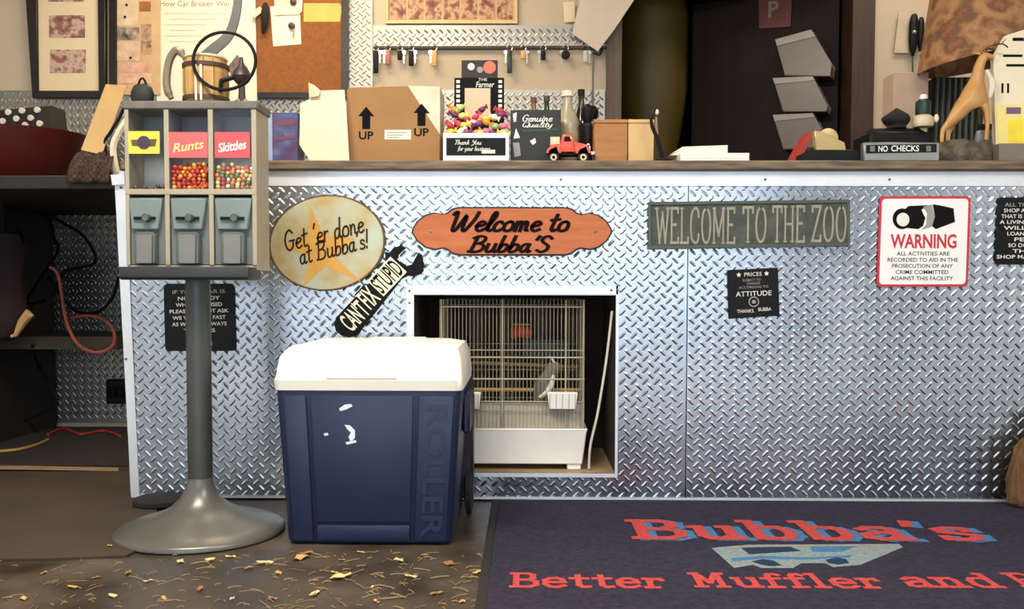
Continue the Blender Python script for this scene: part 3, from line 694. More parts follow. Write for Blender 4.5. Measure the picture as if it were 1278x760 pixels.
# bent grey strap rising out of view
bp = catmull([mt(248, 70) + Vector((0, .03, 0)), mt(262, 58) + Vector((0, .03, 0)), mt(281, 40) + Vector((0, .03, 0)), mt(290, 14) + Vector((0, .03, 0)), mt(294, -20) + Vector((0, .03, 0))], 6)
bb = B(); rings = []
for i, p_ in enumerate(bp):
    t_ = (bp[min(i + 1, len(bp) - 1)] - bp[max(i - 1, 0)]).normalized(); q_ = Vector((t_.z, 0, -t_.x)).normalized(); wq_ = .016 - .006 * i / len(bp)
    rings.append([p_ + q_ * wq_ + Vector((0, .003, 0)), p_ - q_ * wq_ + Vector((0, .003, 0)), p_ - q_ * wq_ - Vector((0, .003, 0)), p_ + q_ * wq_ - Vector((0, .003, 0))])
bb.loft(rings); tag(bb.build('metal_strap', steel_m), 'bent grey metal strap rising from the wooden stein', 'strap')
# dark figurine-like fitting on the right of the stein, black pouch on the left
g = mt(302, 126); t = thing('dark_valve_fitting', 'dark metal fitting inside the black cable hoop', 'fitting', (g.x, YQ, ZQ))
B().lathe((g.x, YQ, ZQ), [(.022, .0005), (.024, .006), (.010, .016), (.008, .05), (.02, .062), (.026, .075), (.02, .09), (.006, .105), (.004, .125)], 14).build('body', M('dark_patina_brass', (78, 66, 62), rough=.4, metal=.5, var=.2), t, smooth=True)
B().tube([(g.x - .02, YQ - .01, ZQ + .07), (g.x - .05, YQ - .015, ZQ + .06), (g.x - .055, YQ - .015, ZQ + .03)], .007, 8).build('side_arm', black_m, t, smooth=True)
g = mt(178, 126); t = thing('black_pouch', 'small black pouch with a strap loop on the candy machine', 'pouch', (g.x, YQ, ZQ))
b = B(); rings = []
for zz, kx_, ky_ in ((0.001, .022, .016), (.012, .03, .021), (.03, .031, .02), (.046, .024, .015), (.053, .012, .008)):
    rings.append([(g.x + kx_ * math.cos(2 * PI * j / 14), YQ + ky_ * math.sin(2 * PI * j / 14), ZQ + zz + .003 * math.sin(j * 1.7)) for j in range(14)])
rings[0] = [(x, y, ZQ + .0005) for x, y, z in rings[0]]
b.loft(rings).build('body', M('black_nylon', (24, 24, 26), rough=.7, var=.3), t, smooth=True)
B().tube(catmull([(g.x - .012, YQ, ZQ + .05), (g.x - .006, YQ, ZQ + .066), (g.x + .002, YQ, ZQ + .07), (g.x + .008, YQ, ZQ + .06), (g.x + .012, YQ, ZQ + .048)], 4), .003, 6).build('strap_loop', black_m, t, smooth=True)

# ================================================================ COOLER
YK0 = fl(455, 680).y; cz = fl(455, 680)
ck = thing('rolling_cooler', 'navy blue rolling cooler with a white lid standing before the counter', 'cooler', (cz.x, YK0 + .2, 0))
navy_m = M('navy_blue_plastic', (25, 37, 67), rough=.42, var=.08, scale=6)
kf = lambda px, py: at(px, py, YK0)
KB = YK0 + .40
def krect(z, y0, y1, xa, xb, r=.02, n=4):
    out = []
    for cx_, cy_, a0 in ((xb - r, y0 + r, -90), (xb - r, y1 - r, 0), (xa + r, y1 - r, 90), (xa + r, y0 + r, 180)):
        for i in range(n + 1):
            a_ = math.radians(a0 + 90 * i / n); out.append((cx_ + r * math.cos(a_), cy_ + r * math.sin(a_), z))
    return out
xb0, xb1 = kf(358, 680).x, kf(564, 680).x; xt0, xt1 = kf(345, 487).x, kf(576, 487).x; zkt = kf(455, 487).z
body = B().loft([krect(.004, YK0 + .006, KB - .02, xb0 + .004, xb1 - .004), krect(.012, YK0, KB - .012, xb0, xb1), krect(zkt, YK0 - .012, KB, xt0, xt1)])
kbody = body.build('body', navy_m, ck, smooth=True, angle=50)
# raised front panels: left rib, centre panel, right lettering panel, lower band
def kpt(u, v, d=0):
    """u across the front 0..1, v up 0..1, d proud"""
    x = (xb0 * (1 - u) + xb1 * u) * (1 - v) + (xt0 * (1 - u) + xt1 * u) * v
    return Vector((x, YK0 - .012 * v - d, .012 + (zkt - .012) * v))
def kpanel(u0, v0, u1, v1, d, name):
    p_ = [kpt(u0, v0, -.006), kpt(u1, v0, -.006), kpt(u1, v1, -.006), kpt(u0, v1, -.006)]
    return B().prism(p_, (0, -.006 - d, 0)).build(name, navy_m, kbody, bevel=.003, seg=2)
kpanel(.045, .0, .165, .97, .006, 'left_panel'); kpanel(.19, .125, .745, .97, .004, 'front_panel'); kpanel(.19, .0, .745, .105, .007, 'lower_band'); kpanel(.775, .0, .965, .97, .007, 'right_panel')
ltr = M('navy_embossed_lettering', (28, 40, 72), rough=.35, var=.05)
mid = kpt(.875, .47, .0075)
lettering('ROLLER', ltr, kbody, mid, (kpt(.875, 0) - kpt(.875, 1)).normalized(), (1, 0, 0), .345, .055, offset=.02, lift=.0025)
# torn sticker remains
stk = M('torn_white_sticker', (214, 220, 226), rough=.5)
for poly in ([(423, 510), (430, 505), (438, 504), (440, 507), (432, 511), (425, 513)], [(430, 530), (437, 531), (443, 537), (443, 546), (438, 552), (435, 545), (438, 540), (433, 535)], [(404, 541), (409, 540), (410, 543), (405, 544)], [(431, 552), (444, 549), (445, 552), (433, 555)]):
    pts = []
    for x, y in poly:
        v = (at(x, y, YK0 - .018).z - .012) / (zkt - .012); pts.append(at(x, y, YK0 - .012 * v - .0046))
    B().prism(pts, (0, -.0004, 0)).build('sticker_scrap', stk, kbody)
# lid
zl1 = kf(455, 430).z - .012
lid_m = M('off_white_cooler_lid', (240, 236, 222), rough=.38, var=.03, scale=5)
lid = B().loft([krect(zkt + .001, YK0 - .016, KB + .004, xt0 - .004, xt1 + .003, .022), krect(zkt + .028, YK0 - .022, KB + .006, xt0 - .006, xt1 + .004, .024), krect(zkt + .034, YK0 - .017, KB + .005, xt0 - .003, xt1 + .003, .024),
                krect(zkt + .085, YK0 - .008, KB - .002, xt0 + .004, xt1 - .002, .03), krect(zkt + .108, YK0 + .01, KB - .015, xt0 + .022, xt1 - .012, .035), krect(zkt + .116, YK0 + .05, KB - .05, xt0 + .06, xt1 - .05, .04)])
klid = lid.build('lid', lid_m, ck, smooth=True, angle=45)
gx0, gx1 = kf(413, 465).x, kf(492, 465).x; gz = kf(455, 462).z
B().prism([(gx0 - .012, YK0 - .024, zkt + .03), (gx1 + .012, YK0 - .024, zkt + .03), (gx1, YK0 - .024, gz + .001), (gx0, YK0 - .024, gz + .001)], (0, .014, 0)).build('finger_grip', lid_m, klid, bevel=.003)
sgz = zkt + .118
B().box((kf(440, 428).x, KB - .10, sgz - .006), (kf(515, 428).x, KB - .06, sgz + .002)).build('lid_latch', lid_m, klid, bevel=.003)
# tow handle column, side grip, wheels
B().box((xt1 - .03, KB - .09, .05), (xt1 + .012, KB - .02, zkt - .004)).build('handle_column', M('black_cooler_trim', (26, 27, 30), rough=.5), ck, bevel=.006)
B().box((xt1 - .006, YK0 + .12, zkt - .13), (xt1 + .014, YK0 + .26, zkt - .02)).build('side_grip', navy_m, ck, bevel=.006)
for sx in (xb1 + .013, xb0 - .035):
    wl = B().lathe((sx, KB - .06, .0705), [(.05, 0), (.07, .004), (.07, .018), (.05, .022)], 24, 'X').build('wheel', rubber_m, ck, smooth=True)
    B().lathe((sx, KB - .06, .0705), [(.022, -.002), (.026, .011), (.022, .024)], 14, 'X').build('hub', M('grey_hub', (90, 90, 92), rough=.5), wl, smooth=True)
B().tube([(xb0 - .03, KB - .06, .0705), (xb1 + .03, KB - .06, .0705)], .006, 8).build('axle', steel_m, ck)

# ================================================================ BIRD CAGE IN THE NICHE
YG = .045; GD = .34
gz0 = at(640, 577, YG - .01).z
cgx0, cgx1 = at(549, 470, YG).x, at(729, 470, YG).x
ctz = NZ0
cage = thing('bird_cage', 'white wire bird cage with plastic tray inside the counter niche', 'cage', ((cgx0 + cgx1) / 2, YG + GD / 2, ctz))
wire_m = M('dull_cream_wire', (168, 158, 134), rough=.4, var=.12, metal=.2)
tz1 = at(640, 535, YG - .012).z
tr = B()
def rr(z, e): return [(cgx0 - e, YG - e, z), (cgx1 + e, YG - e, z), (cgx1 + e, YG + GD + e, z), (cgx0 - e, YG + GD + e, z)]
ledge = ctz + .018
tr.loft([rr(ledge, -.004), rr(tz1 - .012, .008), rr(tz1, .012), rr(tz1, .004), rr(ledge + .012, -.012)])
tr.build('tray', white_m, cage, bevel=.003)
for sx in (cgx0 + .03, cgx1 - .03):
    for sy in (YG + .03, YG + GD - .03): B().box((sx - .022, sy - .02, ctz), (sx + .022, sy + .02, ledge + .004)).build('tray_foot', white_m, cage, bevel=.002)
# wires
ztop = NZ1 - .018; wv = B(); nw = 38
def wire(b_, a_, c_, r=.0011): b_.tube([a_, c_], r, 4)
for i in range(nw + 1):
    x = cgx0 + (cgx1 - cgx0) * i / nw
    wire(wv, (x, YG, tz1 - .002), (x, YG, ztop)); wire(wv, (x, YG + GD, tz1 - .002), (x, YG + GD, ztop)); wire(wv, (x, YG, ztop), (x, YG + GD, ztop))
for i in range(1, 29):
    y = YG + GD * i / 29
    for x in (cgx0, cgx1): wire(wv, (x, y, tz1 - .002), (x, y, ztop))
wv.build('wire_bars', wire_m, cage, kind='stuff')
for py, r in ((383, .0022), (437, .0016), (446, .0028), (473, .0028), (501, .0022), (512, .0016)):
    z = at(640, py, YG).z
    if z > ztop: z = ztop
    b = B().tube([(cgx0, YG - .002, z), (cgx1, YG - .002, z), (cgx1 + .002, YG + GD, z), (cgx0 - .002, YG + GD, z)], r, 6, True); b.build('cross_wire', wire_m, cage)
for px in (551, 627, 706, 728): 
    x = at(px, 470, YG).x; B().tube([(x, YG - .003, tz1 - .004), (x, YG - .003, ztop)], .0026, 6).build('frame_post', wire_m, cage)
# door frame panel and clear seed guard behind the lower wires
B().box((cgx0 + .004, YG + .006, tz1 - .004), (cgx1 - .004, YG + .008, at(640, 503, YG).z)).build('seed_guard', M('milky_plastic_guard', (176, 168, 150), rough=.4, var=.05), cage)
for px0, px1 in ((578, 600), (683, 721)):
    a = at(px0, 511, YG - .03); c = at(px1, 490, YG - .03)
    f_ = B().loft([[(a.x + .006, YG - .028, a.z), (c.x - .006, YG - .028, a.z), (c.x - .006, YG - .003, a.z), (a.x + .006, YG - .003, a.z)], [(a.x, YG - .036, c.z), (c.x, YG - .036, c.z), (c.x, YG - .003, c.z), (a.x, YG - .003, c.z)]]).build('feeder_cup', white_m, cage, bevel=.002)
    n_ = 5
    for k in range(n_):
        x = a.x + .008 + (c.x - a.x - .016) * k / (n_ - 1); B().tube([(x, YG - .0305, a.z + .003), (x, YG - .037, c.z - .003)], .0014, 5).build('feeder_rib', M('grey_white_rib', (206, 202, 192), rough=.5), f_)
pz = at(680, 487, YG + .09).z
perch = B().tube([(cgx0, YG + .1, pz), (cgx1, YG + .1, pz)], .006, 8).build('perch', M('pale_dowel', (176, 142, 92), rough=.7), cage)
B().tube([(cgx0, YG + .22, at(600, 452, YG + .2).z), (cgx1, YG + .22, at(600, 458, YG + .2).z)], .006, 8).build('perch', M('pale_dowel', (0, 0, 0)), cage)
# hanging toy and teal mirror at the back
tp = at(650, 415, YG + .2); ty_ = thing('bird_toy', 'orange-red hanging bird toy inside the cage', 'toy', (tp.x, tp.y, tp.z))
B().tube([(tp.x, tp.y, ztop - .001), (tp.x, tp.y, tp.z + .03)], .0015, 5).build('cord', M('brown_cord', (110, 80, 50)), ty_)
for k in range(3): B().ball((tp.x - .022 + .022 * k, tp.y, tp.z + .004 * (k % 2)), .017, 10, 7, (1, .8, 1.3)).build('bead', M('orange_red_bead', (196, 84, 48), rough=.4), ty_, smooth=True)
B().box((tp.x - .03, tp.y - .004, tp.z + .024), (tp.x + .03, tp.y + .004, tp.z + .03)).build('crossbar', M('pale_dowel', (0, 0, 0)), ty_)
a = at(652, 445, .418); c = at(712, 422, .418)
B().box((a.x, .418, a.z), (c.x, .42, c.z))
tl = B().box((a.x, YG + GD + .012, a.z), (c.x, ND - .001, c.z)).build('teal_box', M('dark_teal_plastic', (20, 62, 62), rough=.4), bevel=.004); tag(tl, 'dark teal box fixed at the back of the cage niche', 'box')
# white bent rod at the right of the niche
rp = catmull([at(764, 388, .03), at(758, 440, .03), at(752, 480, .03), at(745, 520, .035), at(737, 555, .04), at(735, 582, .05)], 5)
rp[-1].z = NZ0 + .004
tag(B().tube(rp, .004, 8).build('bent_rod', M('white_plastic_tube', (214, 206, 190), rough=.4), smooth=True), 'bent white rod leaning inside the right of the niche', 'rod')

# cockatiel: one continuous lofted body
bx = at(678, 487, YG + .1); bird = thing('cockatiel', 'grey cockatiel with a white wing bar perched in the cage', 'bird', (bx.x, YG + .1, pz + .006))
def bl(px, py): return at(px, py, YG + .1)
spine = [(696, 452, 1), (694, 457, 8), (689, 462, 9.5), (685, 469, 8.5), (681, 477, 11.5), (677, 487, 11.5), (673, 498, 8), (670, 508, 4.8), (668, 520, 3.2), (666, 533, 1.6)]
spine = [(2 * 682 - x if False else x, y, r) for x, y, r in spine]
pts = [bl(x, y) for x, y, r in spine]; sc = 1 / (1150 / (2.85 + YG + .1))
rad = [max(.0006, r * sc) for x, y, r in spine]
pp = catmull(pts, 3); rr_ = [v.x for v in catmull([Vector((r, 0, 0)) for r in rad], 3)]
gry = M('cockatiel_grey_plumage', (112, 106, 98), rough=.8, var=.15, scale=60, bump=.2)
B().tube(pp, [max(.0006, v) for v in rr_], 14).build('body', gry, bird, smooth=True, angle=80)
pale = M('pale_yellow_face_feathers', (226, 214, 178), rough=.8)
B().ball(bl(690, 460) + Vector((0, -.006, 0)), .0095, 10, 7, (1.0, .85, .9)).build('face_patch', pale, bird, smooth=True)
B().tube(catmull([bl(692, 453), bl(688, 447), bl(684, 444)], 4), [.004, .004, .0035, .003, .0025, .002, .0015, .001, .0006], 6).build('crest', pale, bird, smooth=True)
B().tube([bl(696, 459), bl(700, 461), bl(700.5, 464)], [.004, .003, .0008], 8).build('beak', M('horn_grey_beak', (150, 132, 110), rough=.4), bird, smooth=True)
B().ball(bl(692, 458) + Vector((0, -.0165, 0)), .0026, 8, 6).build('eye', blackmat_m, bird, smooth=True)
B().ball(bl(689, 463) + Vector((0, -.0145, 0)), .0045, 8, 6, (1, .4, 1)).build('cheek_spot', M('orange_cheek', (206, 120, 60), rough=.8), bird, smooth=True)
wg = catmull([bl(691, 467), bl(688, 478), bl(682, 488), bl(673, 495)], 5)
B().tube([p_ + Vector((0, -.024, 0)) for p_ in wg], [.005 + .005 * math.sin(PI * i / (len(wg) - 1)) for i in range(len(wg))], 8).build('wing_bar', M('white_wing_feathers', (232, 228, 216), rough=.8), bird, smooth=True)
for dx in (-3, 3): B().tube([bl(679 + dx, 484) + Vector((0, -.004, 0)), (bl(679 + dx, 490).x, YG + .1, pz + .006), (bl(679 + dx, 490).x + .002, YG + .088, pz + .004)], .0022, 6).build('foot', M('grey_foot', (92, 84, 80)), bird, smooth=True)

# ================================================================ DOOR MAT WITH LETTERING
ml_, mr_ = fl(613, 631), fl(606, 760)
mx0 = ml_.x; mx1 = 2.0; my1 = -.012; my0 = -1.72
mat_ = thing('door_mat', 'large dark navy lettered mat in front of the counter', 'mat', ((mx0 + mx1) / 2, -.6, 0))
pile_m = M('dark_navy_mat_pile', (50, 47, 62), rough=.95, var=.25, scale=70, bump=.5, bscale=300, spec=.1)
B().box((mx0, my0, .0005), (mx1, my1, .006)).build('rubber_border', rubber_m, mat_, bevel=.002)
B().box((mx0 + .022, my0 + .022, .006), (mx1 - .022, my1 - .022, .009)).build('pile', pile_m, mat_, bevel=.001)
mred = M('red_mat_dye', (178, 70, 68), rough=.95, var=.2, scale=90, bump=.3, bscale=300, spec=.1); mblue = M('blue_mat_dye', (66, 110, 150), rough=.95, var=.2, scale=90, spec=.1)
mpale = M('grey_green_mat_dye', (122, 136, 138), rough=.95, var=.2, scale=90, spec=.1)
def mp(px, py): return fl(px, py, .009)
SLAB = {
 'B': (1.55, [[(.22,0),(.22,2)],[(0,2),(.85,2),(1.12,1.8),(1.12,1.3),(.85,1.05),(.22,1.05)],[(.85,1.05),(1.27,.8),(1.27,.25),(.92,0),(0,0)]]),
 'u': (1.4, [[(0,1.3),(.2,1.3),(.2,.3),(.4,0),(.75,0),(1.0,.3)],[(.8,1.3),(1.0,1.3),(1.0,0),(1.2,0)]]),
 'b': (1.4, [[(0,2),(.22,2),(.22,0)],[(.22,1.1),(.5,1.33),(.9,1.28),(1.1,.95),(1.1,.35),(.9,.02),(.5,0),(.22,.2)]]),
 'a': (1.4, [[(.15,1.12),(.4,1.33),(.8,1.3),(.97,1.05),(.97,0),(1.2,0)],[(.97,.75),(.5,.75),(.15,.55),(.15,.15),(.4,0),(.75,.05),(.97,.3)]]),
 "'": (.5, [[(.22,2.1),(.12,1.55)]]),
 's': (1.2, [[(.92,.98),(.9,1.28),(.5,1.33),(.15,1.15),(.2,.85),(.55,.7),(.95,.5),(.9,.12),(.5,0),(.1,.05),(.1,.35)]]),
 'e': (1.35, [[(.1,.7),(1.08,.7),(1.0,1.1),(.7,1.33),(.35,1.28),(.1,1.0),(.1,.35),(.35,0),(.75,0),(1.08,.2)]]),
 't': (1.1, [[(.4,1.8),(.4,.3),(.6,0),(.92,.05)],[(.02,1.3),(.88,1.3)]]),
 'r': (1.15, [[(0,1.3),(.25,1.3),(.25,0)],[(0,0),(.6,0)],[(.25,.9),(.5,1.25),(.85,1.3),(.92,1.05)]]),
 'M': (1.95, [[(0,0),(.5,0)],[(.25,0),(.25,2)],[(0,2),(.3,2),(.8,.6),(1.3,2),(1.6,2)],[(1.35,2),(1.35,0)],[(1.1,0),(1.6,0)]]),
 'f': (1.1, [[(.95,1.8),(.75,2),(.5,1.95),(.38,1.7),(.38,0)],[(.1,0),(.75,0)],[(.02,1.3),(.85,1.3)]]),
 'l': (.85, [[(.05,2),(.3,2),(.3,0)],[(0,0),(.6,0)]]),
 'n': (1.5, [[(0,1.3),(.22,1.3),(.22,0)],[(0,0),(.47,0)],[(.22,1.0),(.5,1.3),(.85,1.3),(1.0,1.0),(1.0,0)],[(.78,0),(1.27,0)]]),
 'd': (1.4, [[(.8,2),(1.0,2),(1.0,0),(1.22,0)],[(1.0,1.1),(.7,1.33),(.3,1.28),(.1,.95),(.1,.35),(.3,.02),(.7,0),(1.0,.2)]]),
 'k': (1.35, [[(0,2),(.25,2),(.25,0)],[(1.0,1.3),(.3,.6)],[(.5,.8),(1.15,0)]]),
}
def slab(body, wd=.34):
    b = B(); x = 0
    for ch in body:
        wdt, pls = SLAB[ch]
        for pl in pls:
            P = [Vector((p[0] + x, p[1], 0)) for p in pl]
            for i in range(len(P) - 1): ribbon(b, [P[i], P[i + 1]], wd)
        x += wdt + .12
    return b.v, b.f
def mtext(body, x0, yb, x1, yt, mat, lift, dx=0, dy=0, off=.05):
    a = mp(x0, yb); c = mp(x1, yb); t_ = mp((x0 + x1) / 2, yt); yc = (a.y + t_.y) / 2
    a2 = mp(x0, (yb + yt) / 2); c2 = mp(x1, (yb + yt) / 2)
    vs, fs = slab(body); fit(vs, fs, ((a2.x + c2.x) / 2 + dx, yc + dy, .009), (1, 0, 0), (0, 1, 0), c2.x - a2.x, t_.y - a.y, lift).build('lettering', mat, mat_)
mtext("Bubba's", 786, 674, 1216, 649, mblue, .0003, .016, -.006); mtext("Bubba's", 784, 674, 1212, 649, mred, .0014)
mtext("Better", 636, 734, 830, 715, mred, .0006); mtext("Muffler", 862, 734, 1098, 715, mred, .0006); mtext("and", 1124, 734, 1242, 715, mred, .0006); mtext("Brake", 1262, 734, 1430, 715, mred, .0006)
# slab serifs under the letters
def mshape(pts, mat, name, k): return B().prism([mp(x, y) + Vector((0, 0, .0003 * k)) for x, y in pts], (0, 0, .0003)).build(name, mat, mat_)
mnav = M('deep_navy_mat_dye', (36, 52, 74), rough=.95, var=.2, scale=90, spec=.1); mstr = M('straw_mat_dye', (150, 142, 112), rough=.95, spec=.1)
mshape([(888, 684), (934, 680), (1122, 679), (1127, 683), (1074, 705), (1040, 708), (1030, 703), (1000, 703), (990, 709), (950, 709), (940, 705), (916, 709), (904, 698)], mpale, 'car_emblem', 1)
mshape([(925, 684), (985, 682), (1000, 688), (935, 692)], mnav, 'car_emblem_glass', 2)
mshape([(1010, 682), (1070, 682), (1050, 689), (1015, 689)], mblue, 'car_emblem_glass', 2)
mshape([(912, 697), (950, 694), (1010, 696), (1064, 693), (1060, 696), (1005, 699), (950, 697.5), (914, 701)], mblue, 'car_emblem_stripe', 2)
mshape([(938, 701), (952, 698), (966, 700), (976, 706), (962, 707), (950, 705)], mnav, 'car_emblem_wheel', 2)
mshape([(1030, 699), (1044, 696), (1056, 698), (1060, 703), (1046, 705), (1034, 703)], mnav, 'car_emblem_wheel', 2)
mshape([(900, 685), (940, 681.5), (1112, 680.2), (1100, 681.5), (940, 683)], mstr, 'car_emblem_roof', 3)

# ================================================================ FLOOR COVERINGS AND LITTER
brown_mat = M('worn_brown_mat', (56, 42, 30), rough=.85, var=.2, scale=5, bump=.1)
def floorpoly(pts, z0, th, name, mat): return B().prism([fl(x, y) * 1.0 + Vector((0, 0, z0)) for x, y in pts], (0, 0, th)).build(name, mat)
o = floorpoly([(-150, 592), (168, 590), (196, 640), (180, 684), (158, 696), (60, 700), (-150, 702)], .0005, .006, 'floor_mat', brown_mat); tag(o, 'worn brown floor mat left of the candy machine base', 'mat')
o = floorpoly([(-150, 536), (158, 534), (166, 582), (-150, 586)], .0005, .005, 'floor_mat', M('dark_brown_mat', (36, 28, 22), rough=.9, var=.2)); tag(o, 'darker brown floor mat at the counter end, farther back', 'mat')
o = floorpoly([(-40, 584), (148, 587.5), (148, 590), (-40, 587)], .006, .006, 'edging_strip', M('pale_metal_edging', (150, 122, 92), rough=.5)); tag(o, 'thin pale edging strip between the two brown floor mats', 'strip')
p = fl(190, 634); o = B().lathe((p.x + .01, -.085, 0), [(.07, .0075), (.078, .010), (.078, .022), (.07, .026)], 28).build('black_rubber_puck', rubber_m, smooth=True); tag(o, 'flat round black rubber foot at the counter corner behind the pedestal', 'foot pad')
rng = random.Random(5)
leaf_m = [M('dry_tan_leaf', (196, 152, 92), rough=.8, var=.2, scale=60), M('dry_brown_leaf', (150, 104, 62), rough=.8, var=.25, scale=60), M('pale_straw_leaf', (214, 186, 128), rough=.8, var=.15, scale=60)]
spots = [(375, 698, 14, 0), (382, 692, 10, 1), (425, 722, 16, 2), (418, 716, 9, 0), (392, 743, 12, 2), (498, 700, 9, 2), (512, 721, 10, 2), (465, 733, 5, 2), (427, 700, 7, 1), (450, 690, 6, 0), (560, 705, 11, 1), (595, 716, 9, 0), (530, 694, 7, 1), (545, 742, 10, 1), (578, 752, 9, 0),
         (225, 702, 9, 2), (262, 700, 10, 2), (288, 696, 8, 2), (310, 710, 9, 1), (330, 704, 12, 2), (348, 716, 8, 0), (160, 716, 10, 1), (185, 726, 7, 2), (120, 722, 8, 1), (90, 734, 9, 0), (55, 716, 7, 1), (140, 745, 9, 2), (205, 748, 8, 0), (250, 736, 9, 1), (290, 748, 7, 2), (30, 748, 8, 0), (340, 748, 9, 1), (470, 752, 8, 0), (137, 685, 5, 0), (610, 744, 6, 2)]
lm = []
for v in range(5):
    b = B(); n = 9; ring = []
    for j in range(n):
        t = 2 * PI * j / n; r = .5 * (1 if j % 2 == 0 else rng.uniform(.45, .8)); ring.append(Vector((r * math.cos(t), r * .62 * math.sin(t), .10 + .16 * abs(math.sin(t * 1.5 + v)))))
    b.add([(0, 0, .02)] + ring, [(0, j + 1, (j + 1) % n + 1) for j in range(n)])
    b.add([(-.5, 0, .1), (-.85, .06, .03), (-.85, .03, .06)], [(0, 1, 2)])
    b.add([(0, 0, .0), (.1, .02, .0), (.05, .1, .02)], [(0, 1, 2)])
    me = bpy.data.meshes.new('leaf'); me.from_pydata([tuple(q_) for q_ in b.v], [], b.f); lm.append(me)
lmm = {}; ORD = ['first', 'second', 'third', 'fourth', 'fifth', 'sixth', 'seventh', 'eighth', 'ninth', 'tenth', 'eleventh', 'twelfth', 'thirteenth', 'fourteenth', 'fifteenth', 'sixteenth', 'seventeenth', 'eighteenth', 'nineteenth', 'twentieth']
for k, (px, py, s, mi) in enumerate(spots):
    p = fl(px, py); v = k % 5
    if (v, mi) not in lmm: me = lm[v].copy(); me.materials.append(leaf_m[mi]); lmm[(v, mi)] = me
    o = bpy.data.objects.new('dry_leaf', lmm[(v, mi)]); C.objects.link(o)
    o.location = (p.x, p.y, .0075 if px < 180 and py < 702 else .0006); sz = s * 2.0 / (1150 / (p.y + 2.85)); o.scale = (sz, sz * rng.uniform(.7, 1.1), sz * .6); o.rotation_euler = (0, 0, rng.uniform(0, 6.28))
    zone = 'left of the pedestal base' if px < 150 else 'below the pedestal base' if px < 350 else 'below the cooler'
    lo_, hi_ = ((0, 150), (150, 350), (350, 700))[('left', 'below the p', 'below the c').index(next(z_ for z_ in ('left', 'below the p', 'below the c') if zone.startswith(z_)))]
    rank = sorted(q_[0] for q_ in spots if lo_ <= q_[0] < hi_).index(px)
    tag(o, '%s leaf scrap %s, %s from the left' % (('tan', 'brown', 'pale straw')[mi], zone, ORD[rank]), 'leaf', 'dry leaf scraps on the floor')
b = B()
for k in range(300):
    px = rng.uniform(0, 604); py = rng.uniform(690, 765)
    if rng.random() < .3: px = rng.uniform(340, 604)
    p = fl(px, py); a_ = rng.uniform(0, PI); L_ = rng.choice((.006, .008, .010, .014, .022)); z = .0008 + rng.random() * .003; bend = rng.uniform(-.3, .3)
    d1 = Vector((math.cos(a_), math.sin(a_), 0)) * L_; d2 = Vector((math.cos(a_ + bend), math.sin(a_ + bend), .02)) * L_
    b.tube([p + Vector((0, 0, z)), p + d1 + Vector((0, 0, z + .002)), p + d1 + d2 + Vector((0, 0, z))], rng.uniform(.0006, .0016), 3)
o = b.build('straw_litter', M('dry_straw', (128, 106, 70), rough=.8, var=.25), kind='stuff'); tag(o, 'fine dry straw and stems littering the dark floor', 'straw')

# ================================================================ THINGS ON THE COUNTERTOP
def cx_(px, Y): return at(px, 190, Y).x
def cbox(x0, x1, yt, Y, depth, name, mat, parent=None, bevel=.0015, base=None):
    z = ZT if base is None else base
    return B().box((cx_(x0, Y), Y, z), (cx_(x1, Y), Y + depth, at(x0, yt, Y).z)).build(name, mat, parent, bevel=bevel)
def cthing(name, label, cat, px, Y, group=None): return thing(name, label, cat, (cx_(px, Y), Y, ZT), group=group)
def flatprism(pts, Y, th, name, mat, parent=None, bevel=0): return B().prism(pxpoly(pts, Y), (0, th, 0)).build(name, mat, parent, bevel=bevel)

# blue printed carton behind the torn paper
Y = .16; t = cthing('printed_carton', 'blue and purple printed carton beside the candy machine', 'box', 352, Y)
cbox(334, 372, 140, Y, .09, 'carton', M_print('blue_purple_print', [(34, 52, 110), (92, 60, 92), (60, 84, 140), (150, 110, 110)], 22, seed=2.0), t)
cbox(334, 340, 142, Y - .001, .001, 'pale_side_band', M('pale_blue_print', (150, 168, 196)), t, bevel=0)
for y0, y1 in ((152, 158), (172, 176)): flatprism([(345, y0), (368, y0 - 3), (368, y1 - 3), (345, y1)], Y - .001, .001, 'printed_band', M('purple_red_print', (120, 62, 84)), t)
# torn cream paper standing up
Y = .05
zz = at(400, 203, Y).z
pts = [(373, 128), (384, 122), (383, 101), (390, 104), (398, 111), (428, 110), (432, 150), (436, 202), (410, 203), (388, 206), (384, 196), (378, 188), (373, 180)]
pts3 = pxpoly(pts, Y); 
for v in pts3: v.y += .025 * (v.z - ZT) / .25; v.z = max(v.z, ZT + .0003)
t = cthing('torn_paper', 'torn sheet of cream paper propped beside the UP carton', 'paper', 404, Y)
B().prism(pts3, (0, .0015, 0)).build('sheet', cream_m, t)
B().prism([at(383, 101, Y - .002) + Vector((0, .02, 0)), at(398, 111, Y - .002) + Vector((0, .02, 0)), at(396, 118, Y - .012) + Vector((0, .02, 0)), at(384, 120, Y - .010) + Vector((0, .02, 0))], (0, .001, 0)).build('folded_corner', M('pink_cream_paper', (226, 196, 164), rough=.8), t)
